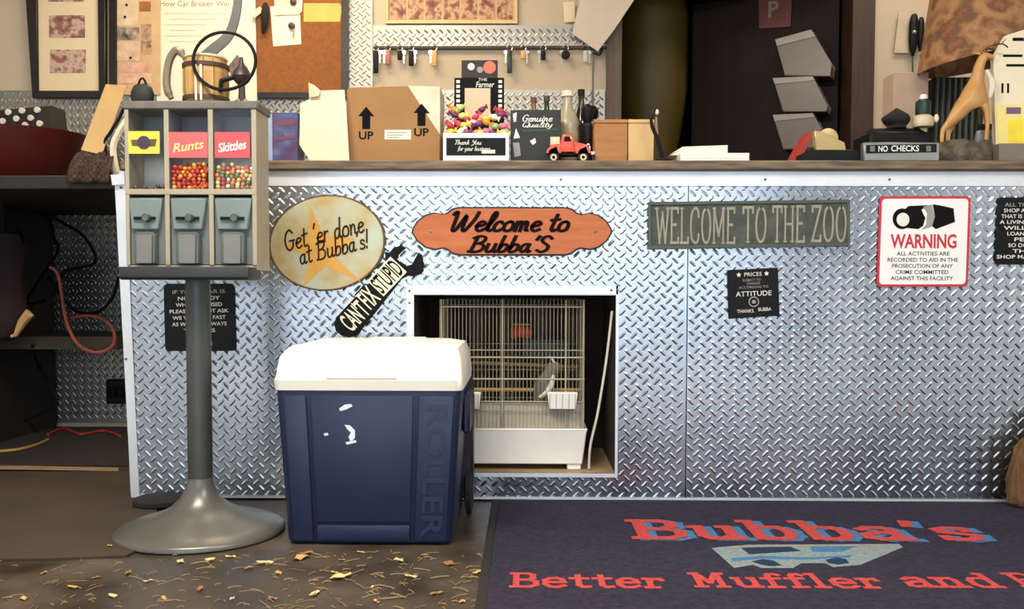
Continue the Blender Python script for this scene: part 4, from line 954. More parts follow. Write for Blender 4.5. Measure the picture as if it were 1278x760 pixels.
# cardboard box with UP arrows
Y = .10; t = cthing('cardboard_box', 'brown cardboard box printed with two UP arrows', 'box', 492, Y)
cf = [(433, 201), (433, 112), (436, 109), (509, 107), (549, 168), (549, 200)]
c3 = pxpoly(cf, Y)
for v in (c3[0], c3[-1]): v.z = ZT + .0003
B().prism(c3, (0, .17, 0)).build('carton', card_m, t, bevel=.002)
tri = pxpoly([(507, 107), (549, 108), (549, 172)], Y + .002); B().prism(tri, (0, .16, 0)).build('white_flap', M('off_white_card', (222, 208, 184), rough=.8), t)
for cx, cy in ((457, 152), (526, 148)):
    flatprism([(cx, cy - 19), (cx + 10, cy - 7), (cx + 5, cy - 7), (cx + 5, cy + 9), (cx - 5, cy + 9), (cx - 5, cy - 7), (cx - 10, cy - 7)], Y - .001, .0009, 'up_arrow', blackprint_m, t)
    plettering('UP', blackprint_m, t, cx - 9, cy + 12, cx + 9, cy + 22, Y - .0002, offset=.02, lift=.0008)
flatprism([(480, 162), (513, 162), (513, 174), (480, 174)], Y - .001, .0009, 'shipping_label', paper_m, t)
for k in range(3): flatprism([(483, 165 + 3 * k), (508 - 5 * k, 165 + 3 * k), (508 - 5 * k, 166 + 3 * k), (483, 166 + 3 * k)], Y - .0015, .0004, 'label_line', greyprint, t)

# film-strip sign standing behind the sweets
Y = .22; t = cthing('film_strip_sign', 'black film-strip style sign standing behind the box of sweets', 'sign', 597, Y)
cbox(567, 629, 97, Y, .012, 'board', blackmat_m, t)
flatprism([(580, 110), (612, 110), (612, 150), (580, 150)], Y - .001, .001, 'card', M('peach_card', (226, 192, 160), rough=.7, var=.06), t)
for k in range(8):
    for px in (569.5, 622): flatprism([(px, 100 + 6 * k), (px + 4.5, 100 + 6 * k), (px + 4.5, 103.6 + 6 * k), (px, 103.6 + 6 * k)], Y - .001, .001, 'sprocket_mark', whiteprint_m, t)
plettering('THE', whiteprint_m, t, 597, 97.6, 608, 101, Y - .0005); pscript("The", whiteprint_m, t, 0, 0, 1, 1, Y) if False else None
plettering('Farmer', whiteprint_m, t, 594, 102, 617, 109, Y - .0005, shear=.2, offset=.01)
a = at(576, 96, Y + .002); 
hd = B().box((cx_(576, Y), Y + .002, at(576, 97.5, Y).z), (cx_(621, Y), Y + .010, at(576, 75, Y).z)).build('header_card', M('dark_maroon_print', (40, 24, 24), rough=.6), t)
for px, py, r, mm in ((588, 83, 4.5, whiteprint_m), (599, 87, 4, greyprint), (611, 84, 8, M('salmon_print', (214, 116, 92), rough=.6))): flatprism(circ(px, py, r, r, 14), Y + .0005, .0012, 'printed_dot', mm, hd)
# box of sweets
Y = .03; t = cthing('sweets_box', 'white open counter box with black script panel, filled with sweets', 'box', 593, Y)
zt_ = at(593, 166, Y).z
xA, xB = cx_(553, Y), cx_(635, Y)
B().box((xA, Y, ZT), (xB, Y + .004, zt_)).box((xA, Y + .1, ZT), (xB, Y + .104, zt_)).box((xA, Y + .004, ZT), (xA + .004, Y + .1, zt_)).box((xB - .004, Y + .004, ZT), (xB, Y + .1, zt_)).box((xA + .004, Y + .004, ZT), (xB - .004, Y + .1, ZT + .004)).build('tray', white_m, t)
flatprism([(557, 172), (631, 172), (631, 194), (557, 194)], Y - .001, .0009, 'black_panel', black_m, t)
pscript("Thank You", whiteprint_m, t, 568, 174.5, 601, 182, Y - .0002, wd=.2, lift=.001); pscript("for your business", whiteprint_m, t, 571, 182, 612, 190, Y - .0002, wd=.2, lift=.001)
flatprism([(601, 187), (618, 187), (618, 191.5), (601, 191.5)], Y - .0015, .0005, 'price_sticker', paper_m, t)
rng = random.Random(21)
swc = [(214, 62, 96), (236, 196, 60), (240, 222, 190), (128, 52, 110), (238, 140, 50), (176, 202, 120), (220, 110, 140), (96, 40, 80), (232, 214, 110), (200, 60, 60)]
k = 0
for row, (py, n) in enumerate(((164, 8), (155, 8), (146, 7), (137, 6))):
    for i in range(n):
        px = 560 + 70 * (i + .5) / n + rng.uniform(-3, 3); yy = Y + .02 + .018 * row + rng.uniform(-.006, .006); k += 1
        if row == 3 and i in (2, 4): continue
        c = at(px, py + rng.uniform(-3, 3), yy); mm = M('wrapper_%d' % (k % 10), swc[k % 10], rough=.35, var=.15, scale=60)
        nm = ('magenta', 'yellow', 'cream', 'plum', 'orange', 'pale green', 'pink', 'dark purple', 'straw yellow', 'red')[k % 10]
        sw = thing('wrapped_sweet', 'wrapped %s sweet heaped in the white counter box, row %s from the front' % (nm, ('one', 'two', 'three', 'four')[row]), 'sweet', c, (rng.uniform(-.5, .5), rng.uniform(-.7, .7), rng.uniform(-.6, .6)), 'wrapped sweets in the counter box')
        B().ball((0, 0, 0), .0125, 9, 6, (1.15, .8, .8)).build('candy', mm, sw, smooth=True, local=True)
        for sgn in (-1, 1): B().loft([[(sgn * .012, 0.002, 0.002), (sgn * .012, -.002, .002), (sgn * .012, -.002, -.002), (sgn * .012, .002, -.002)], [(sgn * .022, .002, .009), (sgn * .022, -.002, .009), (sgn * .022, -.002, -.009), (sgn * .022, .002, -.009)]]).build('twist', mm, sw, local=True)
# carton of bottles with white script
Y = .07; t = cthing('bottle_carrier', 'black bottle carrier with white script beside the red toy truck', 'carrier', 667, Y)
dk = M('black_green_card', (22, 26, 24), rough=.5, var=.2)
cbox(637, 700, 137, Y, .06, 'carton', dk, t)
pscript("Genuine", whiteprint_m, t, 652, 143, 690, 152, Y - .0002, wd=.22, lift=.001); pscript("Quality", whiteprint_m, t, 652, 152, 690, 161, Y - .0002, wd=.22, lift=.001)
for poly in ([(640, 142), (645, 140), (644, 152), (641, 152)], [(644, 160), (649, 172), (641, 173)], [(640, 178), (648, 178), (650, 194), (642, 196)], [(661, 176), (668, 172), (669, 178), (665, 181)]): flatprism(poly, Y - .001, .0009, 'printed_mark', greyprint if poly[0][1] > 177 else whiteprint_m, t)
flatprism([(652, 162), (697, 160), (697, 163), (652, 165)], Y - .001, .0009, 'printed_rule', M('dark_green_print', (36, 60, 44)), t)
def bottle(px, yt, r, Y, m, cap, label):
    x = cx_(px, Y); H = at(px, yt, Y).z - ZT; t = thing('glass_bottle', label, 'bottle', (x, Y, ZT), group='bottles on the counter')
    B().lathe((x, Y, ZT), [(r * .9, .0005), (r, .006), (r, H * .55), (r * .85, H * .64), (r * .4, H * .8), (r * .36, H * .93)], 18).build('body', m, t, smooth=True)
    B().lathe((x, Y, ZT), [(r * .46, H * .93), (r * .46, H), (r * .3, H + .001)], 14).build('cap', cap, t, smooth=True)
    B().lathe((x, Y, ZT), [(r * 1.01, H * .2), (r * 1.01, H * .48)], 18, cap=False).build('label_band', M('tan_bottle_label', (176, 156, 116), rough=.6, var=.1), t, smooth=True)
amber = M('dark_amber_glass', (48, 34, 18), rough=.12, var=.1); green_g = M('dark_green_glass', (34, 56, 36), rough=.12); pale_g = M('pale_grey_plastic_bottle', (158, 148, 120), rough=.3, var=.1)
bottle(708, 114, .042, .19, pale_g, M('cream_cap', (214, 204, 180)), 'pale grey-green bottle standing behind the red toy truck')
bottle(725, 112, .026, .27, amber, black_m, 'dark amber bottle next to the pale bottle')
bottle(666, 122, .022, .22, M('clear_brown_bottle', (140, 100, 60), rough=.15), M('brown_cap', (110, 60, 40)), 'brown-capped bottle behind the left of the bottle carrier')
bottle(682, 120, .022, .22, green_g, M('dark_olive_cap', (60, 60, 40)), 'olive-capped bottle behind the right of the bottle carrier')
t = cthing('dark_tin', 'dark tin between the bottles and the wooden box', 'tin', 733, .16)
B().lathe((cx_(733, .16), .16, ZT), [(.026, .0005), (.027, .004), (.027, .125), (.029, .128), (.029, .14), (.02, .144)], 18).build('tin', M('dark_navy_tin', (34, 32, 40), rough=.35, metal=.3), t, smooth=True)
B().lathe((cx_(733, .16), .16, ZT + .145), [(.012, 0), (.02, .02), (.018, .05), (.008, .06)], 12).build('knob', black_m, t, smooth=True)
# red toy truck
Y = .02; S = 1150 / (2.85 + Y); x0 = cx_(685, Y); t = cthing('toy_truck', 'orange-red vintage toy pickup truck on the counter', 'toy truck', 712, Y)
tred = M('orange_red_toy_paint', (214, 78, 48), rough=.3, var=.05, coat=.3); tcr = M('cream_toy_paint', (222, 200, 168), rough=.4)
def tk(px, py): return at(px, py, Y)
def tprism(pts, y0, y1, name, mat, bevel=.002): return B().prism([Vector((tk(a, b_).x, y0, tk(a, b_).z)) for a, b_ in pts], (0, y1 - y0, 0)).build(name, mat, t, bevel=bevel, seg=2)
tprism([(686, 180), (700, 179), (700, 188), (687, 188)], Y + .004, Y + .06, 'bed', tred)
tprism([(687, 170), (699, 170), (699, 180), (687, 180)], Y + .010, Y + .054, 'bed_load', tcr)
tprism([(699, 189), (700, 174), (703, 167), (712, 167), (716, 174), (717, 189)], Y + .006, Y + .058, 'cab', tred)
tprism([(704, 176), (705, 170), (711, 170), (713, 176)], Y + .005, Y + .0065, 'side_window', blackmat_m, bevel=0)
tprism([(716, 189), (716, 176), (728, 178), (735, 181), (736, 189)], Y + .014, Y + .05, 'hood', tred)
tprism([(733, 190), (733, 179), (737, 180), (738, 190)], Y + .016, Y + .048, 'grille', chrome_m, bevel=.001)
tprism([(684, 190), (738, 190), (740, 193), (684, 193)], Y + .012, Y + .052, 'chassis', blackmat_m, bevel=.001)
for px in (691, 728):
    for y0, y1 in ((Y, Y + .012), (Y + .052, Y + .064)):
        fp = [(px + 9.5 * math.cos(a_), 191 - 9 * math.sin(a_)) for a_ in [PI * i / 8 for i in range(9)]] + [(px - 6.5 * math.cos(PI - a_) * -1, 191 - 6 * math.sin(a_)) for a_ in [PI - PI * i / 8 for i in range(9)]]
        tprism(fp, y0, y1, 'fender', tred, bevel=0)
        c = tk(px, 192); r = .0165
        wl = B().lathe((c.x, y0 + .001, ZT + r), [(r * .6, 0), (r, .001), (r, .009), (r * .6, .010)], 18, 'Y').build('wheel', rubber_m, t, smooth=True)
        B().lathe((c.x, y0 + .001, ZT + r), [(r * .62, -.001), (r * .62, .011)], 14, 'Y').build('whitewall', tcr, wl); B().lathe((c.x, y0 + .0005, ZT + r), [(r * .3, -.002), (r * .3, .012)], 10, 'Y').build('hubcap', blackmat_m, wl)
tprism([(738, 189), (742, 188), (743, 192), (738, 193)], Y + .010, Y + .054, 'bumper', chrome_m, bevel=.001)
B().ball(tk(735, 180) + Vector((0, .012, 0)), .005, 8, 6).build('headlamp', chrome_m, t, smooth=True)
# two wooden boxes
Y = .05
for (a, c, yt, m, lab) in ((742, 783, 149, M('orange_brown_wood_box', (176, 122, 68), rough=.6, scale=7, rgb2=(150, 98, 52), stretch=(1, 1, 7)), 'orange-brown wooden box beside the toy truck'), (784, 816, 149, M('pale_tan_wood_box', (206, 170, 116), rough=.6, var=.08, scale=6), 'pale tan wooden box against the dark doorway')):
    t = cthing('wooden_box', lab, 'box', (a + c) / 2, Y, 'wooden boxes on the counter')
    cbox(a, c, yt + 5, Y, .12, 'box', m, t, bevel=.002)
    B().box((cx_(a, Y) - .001, Y - .002, at(a, yt + 5, Y).z + .0005), (cx_(c, Y) + .001, Y + .122, at(a, yt, Y).z)).build('lid', m, t, bevel=.002)
# dark curved stand in front of the boxes
Y = .0; t = cthing('black_hook_stand', 'black curved hook stand with a pale tip before the doorway', 'stand', 825, Y)
pp = catmull([at(828, 198, Y), at(824, 186, Y), at(820, 172, Y), at(814, 158, Y), at(813, 146, Y), at(817, 138, Y), at(821, 141, Y)], 5)
pp[0].z = ZT + .006
B().tube(pp, [.008 - .005 * i / len(pp) for i in range(len(pp))], 8).build('hook', black_m, t, smooth=True)
B().lathe((pp[0].x, Y, ZT), [(.026, .0005), (.026, .006), (.012, .010), (.006, .014)], 18).build('base', black_m, t, smooth=True)
B().ball(at(820, 140, Y), .006, 8, 6, (1, 1, 1.5)).build('pale_tip', M('pearl_tip', (214, 206, 196), rough=.3), t, smooth=True)
B().tube([at(819, 146, Y - .004), at(819, 158, Y - .004), at(821, 168, Y - .002)], [.003, .005, .002], 6).build('pale_stripe', M('dusty_rose', (150, 116, 100), rough=.6), t, smooth=True)
# white paper stacks
def sheets(px0, px1, zlist, Y, dpt, label, m, skew=0.0):
    t = cthing('paper_stack', label, 'papers', (px0 + px1) / 2, Y, 'paper stacks on the counter'); rng = random.Random(int(px0))
    z = ZT + .0004
    for k, h in enumerate(zlist):
        dx = rng.uniform(-.006, .006); a = cx_(px0, Y) + dx; c = cx_(px1, Y) + dx
        B().prism([(a, Y + dx, z), (c, Y + dx, z), (c + skew, Y + dpt, z), (a + skew, Y + dpt, z)], (0, 0, h - .0005)).build('paper_wad', m, t); z += h
    return z
zs_ = sheets(848, 934, [.010, .009, .008], .0, .2, 'flat white paper stack nearest the dark doorway', M('bright_white_paper', (236, 232, 222), rough=.8, var=.02))
t = thing('open_booklet', 'white booklet with a lifted cover on the paper stack', 'booklet', (cx_(870, .06), .06, zs_))
b = B().prism([(cx_(836, .06), .06, zs_ + .001), (cx_(908, .06), .06, zs_ + .001), (cx_(908, .06), .06, zs_ + .028), (cx_(856, .06), .06, zs_ + .022)], (0, .13, 0)).build('pages', M('warm_white_paper', (228, 222, 206), rough=.8, var=.03), t)
b = B().prism([(cx_(836, .06), .06, zs_ + .003), (cx_(856, .06), .06, zs_ + .0225), (cx_(908, .06), .06, zs_ + .0285), (cx_(908, .06), .06, zs_ + .032), (cx_(852, .06), .06, zs_ + .027)], (0, .13, 0)).build('cover', paper_m, t)
B().tube([(cx_(838, .005), .005, ZT + .004), (cx_(846, .005), .012, ZT + .004)], .004, 6)
# red folder, gold tape dispenser, black tray
Y = .18; o = B().prism([(cx_(985, Y), Y, ZT + .0005), (cx_(994, Y), Y, ZT + .0005), (cx_(1016, Y), Y, at(1000, 166, Y).z), (cx_(1010, Y), Y, at(1000, 164, Y).z)], (0, .1, 0)).build('red_folder', M('red_card', (170, 50, 40), rough=.5)); tag(o, 'red folder propped at a slant on the counter', 'folder')
Y = .02; t = cthing('black_desk_tray', 'low black tray of pens beside the NO CHECKS sign', 'tray', 1045, Y)
cbox(1010, 1076, 187, Y, .14, 'tray_base', black_m, t)
for k, (px, r) in enumerate(((1012, .009), (1030, .008), (1048, .007))): B().tube([(cx_(px, Y), Y + .03 + .02 * k, at(px, 184, Y).z), (cx_(px + 26, Y), Y + .06 + .02 * k, at(px, 184, Y).z + .003)], r * .7, 8).build('pen', M('dark_grey_green_pen', (46, 52, 50), rough=.4), t, smooth=True)
Y = .04; zb_ = at(1020, 181, .02).z + .002
t = thing('gold_tape_dispenser', 'small brass-coloured tape dispenser on the black tray', 'dispenser', (cx_(1033, Y), Y, at(1033, 187, .02).z))
B().lathe((cx_(1034, Y), Y, at(1034, 172, Y).z), [(.012, 0), (.03, .002), (.03, .02), (.012, .022)], 18, 'Y').build('roll', M('pale_brass', (190, 166, 112), rough=.3, metal=.4), t, smooth=True)
B().prism([(cx_(1018, Y), Y - .002, at(0, 186.5, .02).z), (cx_(1056, Y), Y - .002, at(0, 186.5, .02).z), (cx_(1054, Y), Y - .002, at(0, 178, Y).z), (cx_(1026, Y), Y - .002, at(0, 165, Y).z), (cx_(1016, Y), Y - .002, at(0, 163, Y).z)], (0, .026, 0)).build('housing', M('pale_brass', (0, 0, 0)), t, bevel=.002)
# NO CHECKS sign
Y = -.01; t = cthing('no_checks_sign', 'grey metal strip sign reading NO CHECKS on the counter edge', 'sign', 1126, Y)
B().box((cx_(1078, Y), Y, ZT + .0003), (cx_(1173, Y), Y + .03, at(1078, 177.5, Y).z)).build('holder', M('dull_aluminium', (150, 150, 146), rough=.35, metal=.7), t, bevel=.003)
flatprism([(1081, 181), (1169, 179.5), (1169, 190), (1081, 191.5)], Y - .001, .0009, 'black_insert', black_m, t)
plettering('NO', whiteprint_m, t, 1096, 182, 1108, 189.5, Y - .0002, offset=.02); plettering('CHECKS', whiteprint_m, t, 1112, 181.5, 1147, 189, Y - .0002, offset=.02)
for px in (1086, 1156): flatprism([(px, 182), (px + 6, 182), (px + 6, 189), (px, 189)], Y - .0015, .0005, 'green_mark', M('grey_green_print', (96, 116, 104)), t)
# black printer-like box with clutter
Y = .12; t = cthing('black_card_reader', 'low black machine behind the NO CHECKS sign', 'machine', 1125, Y)
cbox(1086, 1166, 164, Y, .16, 'case', black_m, t, bevel=.006); a = at(1086, 164, Y).z
B().prism([(cx_(1092, Y), Y + .02, a), (cx_(1160, Y), Y + .02, a), (cx_(1158, Y), Y + .06, a + .02), (cx_(1096, Y), Y + .06, a + .02)], (0, .06, 0)).build('cover', blackmat_m, t, bevel=.003)
def lump(name, px, py, rx, rz, Y, mat, label, cat, base, seed=0, ry=None):
    c = Vector((cx_(px, Y), Y, 0)); b = B(); rings = []; n = 14; m_ = 8
    h = rz * 2
    for i in range(m_ + 1):
        f_ = i / m_; k = math.sin(PI * (0.12 + .88 * f_)) if f_ < 1 else .05
        if i == 0: k = .75
        rings.append([Vector((c.x + rx * k * math.cos(2 * PI * j / n) * (1 + .25 * mnoise.noise(Vector((math.cos(2 * PI * j / n) * 1.5, math.sin(2 * PI * j / n) * 1.5, f_ * 3 + seed)))), Y + (ry or rx) * k * math.sin(2 * PI * j / n), base + h * f_ * (1 + .1 * mnoise.noise(Vector((j, i, seed)))))) for j in range(n)])
    rings[0] = [Vector((v.x, v.y, base + .0005)) for v in rings[0]]
    o = b.loft(rings).build(name, mat, smooth=True, angle=80); tag(o, label, cat); return o
zc_ = a + .021
lump('baseball_cap', 1118, 0, .045, .034, .2, M('black_cloth', (26, 25, 26), rough=.9, var=.3, bump=.4), 'crumpled black cap on the low black machine', 'cap', zc_, 1)
lump('tan_glove', 1098, 0, .026, .018, .2, M('dusty_tan_cloth', (150, 124, 104), rough=.9, var=.2), 'dusty tan cloth scrap beside the black cap', 'cloth', zc_, 4) if False else None
Y = .165; c = cx_(1151, Y); t = thing('green_spray_can', 'dark green bottle with a white base on the black machine', 'bottle', (c, Y, zc_))
B().lathe((c, Y, zc_), [(.03, .0005), (.034, .01), (.032, .03), (.022, .038)], 18).build('white_base', M('cream_plastic', (214, 200, 168), rough=.4), t, smooth=True)
B().lathe((c, Y, zc_), [(.022, .038), (.024, .045), (.024, .08), (.016, .088)], 18).build('body', M('dark_green_plastic', (30, 54, 46), rough=.25), t, smooth=True)
B().lathe((c, Y, zc_), [(.012, .088), (.012, .1), (.008, .104)], 12).build('cap', white_m, t, smooth=True)
# deer figurine on a rock base
Y = .06; zr = at(1205, 178, Y).z; t = cthing('deer_figurine', 'tan leaping deer figurine on a dark rocky base', 'figurine', 1205, Y)
b = B(); rings = []; n = 20
for f_, k in ((0, 1.0), (.3, 1.04), (.7, .95), (1, .8)):
    rings.append([Vector((cx_(1205, Y) + .092 * k * math.cos(2 * PI * j / n) * (1 + .12 * math.sin(j * 2.3 + f_ * 5)), Y + .05 * k * math.sin(2 * PI * j / n), ZT + .0004 + (zr - ZT) * f_ + (.006 * math.sin(j * 1.9) if f_ > .6 else 0))) for j in range(n)])
b.loft(rings).build('rock_base', M('dark_rock', (58, 48, 38), rough=.8, scale=40, rgb2=(104, 92, 74), bump=.5), t)
deer_m = M('tan_deer_glaze', (184, 130, 70), rough=.4, scale=18, rgb2=(198, 152, 92)); S2 = 1150 / (2.85 + Y)
def dp(px, py, dy=0): return at(px, py, Y) + Vector((0, dy, 0))
jt = {'rump': (dp(1180, 140), 13), 'mid': (dp(1202, 131), 12.5), 'chest': (dp(1221, 116), 14.5), 'neck0': (dp(1219, 98), 9), 'neck1': (dp(1222, 82), 7), 'poll': (dp(1228, 69), 7), 'muz': (dp(1241, 73), 3.4)}
chain = [('rump', 'mid'), ('mid', 'chest'), ('chest', 'neck0'), ('neck0', 'neck1'), ('neck1', 'poll'), ('poll', 'muz')]
for s_, dy in (('l', -.018), ('r', .018)):
    off = 0 if s_ == 'l' else 7
    jt['st' + s_] = (dp(1184 + off, 153, dy), 7); jt['ho' + s_] = (dp(1173 + off * 2, 164, dy), 3.2); jt['hf' + s_] = (dp(1172 + off * 2, 180, dy), 2.6)
    chain += [('rump', 'st' + s_), ('st' + s_, 'ho' + s_), ('ho' + s_, 'hf' + s_)]
    jt['fk' + s_] = (dp(1228 + off * .8, 138, dy), 4.5); jt['fw' + s_] = (dp(1229 + off, 156, dy), 2.8); jt['ff' + s_] = (dp(1226 + off * 1.2, 180, dy), 2.3)
    chain += [('chest', 'fk' + s_), ('fk' + s_, 'fw' + s_), ('fw' + s_, 'ff' + s_)]
keys = list(jt); me = bpy.data.meshes.new('deer'); root = world_of(t).inverted()
me.from_pydata([tuple(root @ jt[k][0]) for k in keys], [(keys.index(a_), keys.index(c_)) for a_, c_ in chain], []); me.materials.append(deer_m)
dr = bpy.data.objects.new('deer', me); C.objects.link(dr); dr.parent = t
mdf = dr.modifiers.new('skin', 'SKIN')
for i, k in enumerate(keys): me.skin_vertices[0].data[i].radius = (jt[k][1] / S2, jt[k][1] / S2 * .85)
me.skin_vertices[0].data[0].use_root = True
ss = dr.modifiers.new('smooth', 'SUBSURF'); ss.levels = ss.render_levels = 2; mdf.use_smooth_shade = True
B().ball(dp(1168, 148, -.004), .011, 8, 6, (.7, .7, 1.2)).build('tail', M('white_deer_patch', (226, 214, 192), rough=.6), t, smooth=True)
B().tube(catmull([dp(1229, 88, -.008), dp(1235, 104, -.014), dp(1232, 124, -.018)], 4), [.004, .006, .007, .008, .009, .009, .008, .006, .003], 8).build('white_chest', M('white_deer_patch', (0, 0, 0)), t, smooth=True)
for sgn in (-1, 1):
    an = catmull([dp(1228, 66, sgn * .006), dp(1232, 60, sgn * .02), dp(1244, 58, sgn * .03), dp(1252, 62, sgn * .028)], 4)
    B().tube(an, .0022, 6).build('antler', M('dark_antler', (60, 50, 40), rough=.5), t, smooth=True)
    for q_ in (an[5], an[8]): B().tube([q_, q_ + Vector((.012, 0, .016))], [.002, .0008], 5).build('antler_tine', M('dark_antler', (0, 0, 0)), t)
    B().tube([dp(1225, 67, sgn * .008), dp(1218, 63, sgn * .02)], [.004, .001], 6).build('ear', deer_m, t, smooth=True)
# clear striped glass beside the deer
Y = .19; t = cthing('striped_glass', 'blue-white ribbed glass behind the deer figurine', 'glass', 1228, Y)
B().lathe((cx_(1228, Y), Y, ZT), [(.022, .0005), (.026, .01), (.03, .1), (.024, .125)], 16).build('body', M('blue_white_glaze', (190, 194, 206), rough=.25, scale=30, rgb2=(110, 120, 150), stretch=(3, 3, .2)), t, smooth=True)
B().lathe((cx_(1228, Y), Y, ZT), [(.022, .125), (.022, .145)], 14).build('black_cap', black_m, t)
# table lamp with a camouflage shade
Y = .3; t = cthing('table_lamp', 'table lamp with a large tilted brown camouflage shade', 'lamp', 1222, Y)
xs_ = cx_(1222, Y); z0_ = at(1222, 78, Y).z; zt2 = at(1222, -40, Y).z
shade_m = M_print('brown_camouflage_shade', [(84, 56, 38), (122, 82, 54), (168, 122, 80), (104, 70, 48), (176, 104, 68)], 10, rough=.8, seed=5.0)
b = B().lathe((0, 0, 0), [(.20, 0), (.185, .05), (.11, zt2 - z0_), (.107, zt2 - z0_), (.182, .05), (.197, 0)], 32, cap=False); b.xf(Matrix.Translation((xs_, Y, z0_)) @ Matrix.Rotation(math.radians(-9), 4, 'Y')); b.build('lamp_shade', shade_m, t, smooth=True)
B().tube([(xs_, Y, ZT + .02), (xs_, Y, z0_ + .1)], .01, 10).build('stem', M('dark_bronze', (60, 48, 40), rough=.4, metal=.5), t, smooth=True)
B().lathe((xs_, Y, ZT), [(.07, .0005), (.07, .01), (.03, .022), (.012, .04)], 24).build('base', M('dark_bronze', (0, 0, 0)), t, smooth=True)
cam_l = M('pale_leaf_print', (196, 176, 140), rough=.8); cam_o = M('orange_leaf_print', (214, 108, 70), rough=.8)
# dark ribbed heater-like crate behind the deer
Y = .42; t = cthing('ribbed_basket', 'dark green ribbed basket under the lamp shade', 'basket', 1190, Y)
B().box((cx_(1164, Y), Y, ZT + .0004), (cx_(1222, Y), Y + .12, at(1190, 96, Y).z)).build('body', M('dark_olive_metal', (40, 42, 36), rough=.5), t, bevel=.004)
for k in range(8): x = cx_(1166 + 7.4 * k, Y); B().tube([(x, Y - .004, ZT + .003), (x + .004, Y - .004, at(1190, 97, Y).z)], .006, 6).build('rib', M('grey_green_metal', (96, 102, 92), rough=.4, metal=.4), t, smooth=True)
# beige cartons and papers at the right
Y = .36; t = cthing('pinkish_carton', 'plain pinkish-beige carton standing against the beige wall', 'box', 1140, Y)
cbox(1114, 1157, 90, Y, .1, 'carton', M('pinkish_beige_card', (186, 160, 138), rough=.8, var=.04), t)
Y = .065; t = cthing('printed_papers', 'cream and yellow printed papers standing at the right picture edge', 'papers', 1262, Y)
c3 = pxpoly([(1240, 72), (1256, 44), (1300, 30), (1300, 184), (1244, 184)], Y)
c3[-1].z = c3[-2].z = ZT + .0005
B().prism(c3, (0, .02, 0)).build('cream_sheet', M('cream_sheet', (232, 220, 190), rough=.8, var=.03), t)
flatprism([(1243, 132), (1300, 128), (1300, 182), (1246, 182)], Y - .002, .0018, 'yellow_sheet', M('yellow_sheet', (236, 216, 130), rough=.8, var=.05), t)
flatprism([(1258, 150), (1300, 148), (1300, 178), (1259, 178)], Y - .003, .0009, 'bright_yellow_panel', M('bright_yellow_print', (238, 214, 60), rough=.7), t)
for (a_, b_, c_, d_) in ((1264, 47, 1278, 51), (1252, 68, 1276, 71), (1256, 80, 1285, 83), (1250, 104, 1252.5, 116), (1257, 104, 1259.5, 116)): flatprism([(a_, b_), (c_, b_), (c_, d_), (a_, d_)], Y - .001, .0009, 'printed_line', blackprint_m, t)
flatprism([(1256, 134), (1274, 134), (1274, 142), (1256, 142)], Y - .003, .0009, 'purple_stamp', M('purple_print', (110, 84, 120), rough=.7), t)
Y = -.01; t = cthing('grey_low_box', 'low grey box at the right end of the counter', 'box', 1250, Y); cbox(1247, 1300, 179, Y, .06, 'box', M('warm_grey_box', (116, 106, 96), rough=.6, var=.1), t)

# ================================================================ BACK WALL
YW_ = YB - .0125
def wpoly(pts, th, name, mat, parent=None, Y=YB, bevel=0): return B().prism(pxpoly(pts, Y - th), (0, th - .0003, 0)).build(name, mat, parent, bevel=bevel)
def rect(a, b_, c, d): return [(a, b_), (c, b_), (c, d), (a, d)]
# big black frame with three photos
p = at(85, 0, YB); fz = thing('photo_frame', 'black frame with a cream mat and small car photographs', 'picture', (p.x, YB - .015, p.z))
Lx = lambda y: 27 + .095 * y
fo = [(28, -60), (131, -60), (131, 122), (40, 122)]; fi = [(45, -60), (121, -60), (123, 113), (47, 113)]
for a_, b_ in ((0, 3), (1, 2), (3, 2)):
    q = [fo[a_], fo[b_], fi[b_], fi[a_]]; wpoly(q, .026, 'frame_rail', M('black_frame_lacquer', (26, 20, 17), rough=.35, var=.2), fz, Y=YB - .0125, bevel=.002)
wpoly([(45, -60), (122, -60), (124, 114), (46, 114)], .012, 'mat_board', M('cream_mat_board', (226, 208, 172), rough=.8, var=.02), fz, Y=YB - .0125)
for k, (y0, y1) in enumerate(((-22, 2), (19, 47), (62, 91))):
    wpoly(rect(60 + k * 1.2, y0, 105 + k, y1), .0132, 'photo', M_print('car_photo_%d' % k, [(70, 52, 58), (150, 100, 88), (206, 178, 160), (92, 70, 84)], 26, seed=3.0 + k), fz, Y=YB - .0125)
# collage board behind
p = at(165, 40, YB); cg = thing('collage_board', 'board of pinned cards and clippings between the frame and white poster', 'noticeboard', (p.x, YB - .015, p.z))
wpoly(rect(136, -40, 145, 105), .024, 'frame_rail', M('black_frame_lacquer', (0, 0, 0)), cg, Y=YB - .0125)
wpoly(rect(143, -40, 200, 118), .012, 'backing', M('tan_clipping_board', (206, 172, 132), rough=.8, var=.08), cg, Y=YB - .0125)
for k, (q, cols_) in enumerate(((rect(145, 0, 172, 32), [(226, 206, 176), (206, 176, 140)]), (rect(145, 34, 174, 50), [(60, 52, 48), (150, 136, 120), (206, 190, 170)]), (rect(146, 53, 174, 76), [(224, 200, 170), (196, 160, 130)]), (rect(147, 78, 189, 90), [(198, 140, 116), (226, 186, 160)]), (rect(148, 92, 189, 104), [(206, 150, 120), (230, 200, 170)]), (rect(174, 2, 188, 14), [(150, 92, 44), (170, 110, 60)]), (rect(176, 30, 189, 68), [(120, 92, 70), (196, 160, 120), (80, 64, 52)]))):
    wpoly(q, .0128 + .0004 * (k % 3), 'clipping', M_print('clipping_%d' % k, cols_, 30, seed=10.0 + k), cg, Y=YB - .0125)
for px, py in ((158, 6), (156, 21), (163, 72)): p = at(px, py, YB - .027); B().ball(p, .006, 8, 6).build('pin', black_m, cg, smooth=True)
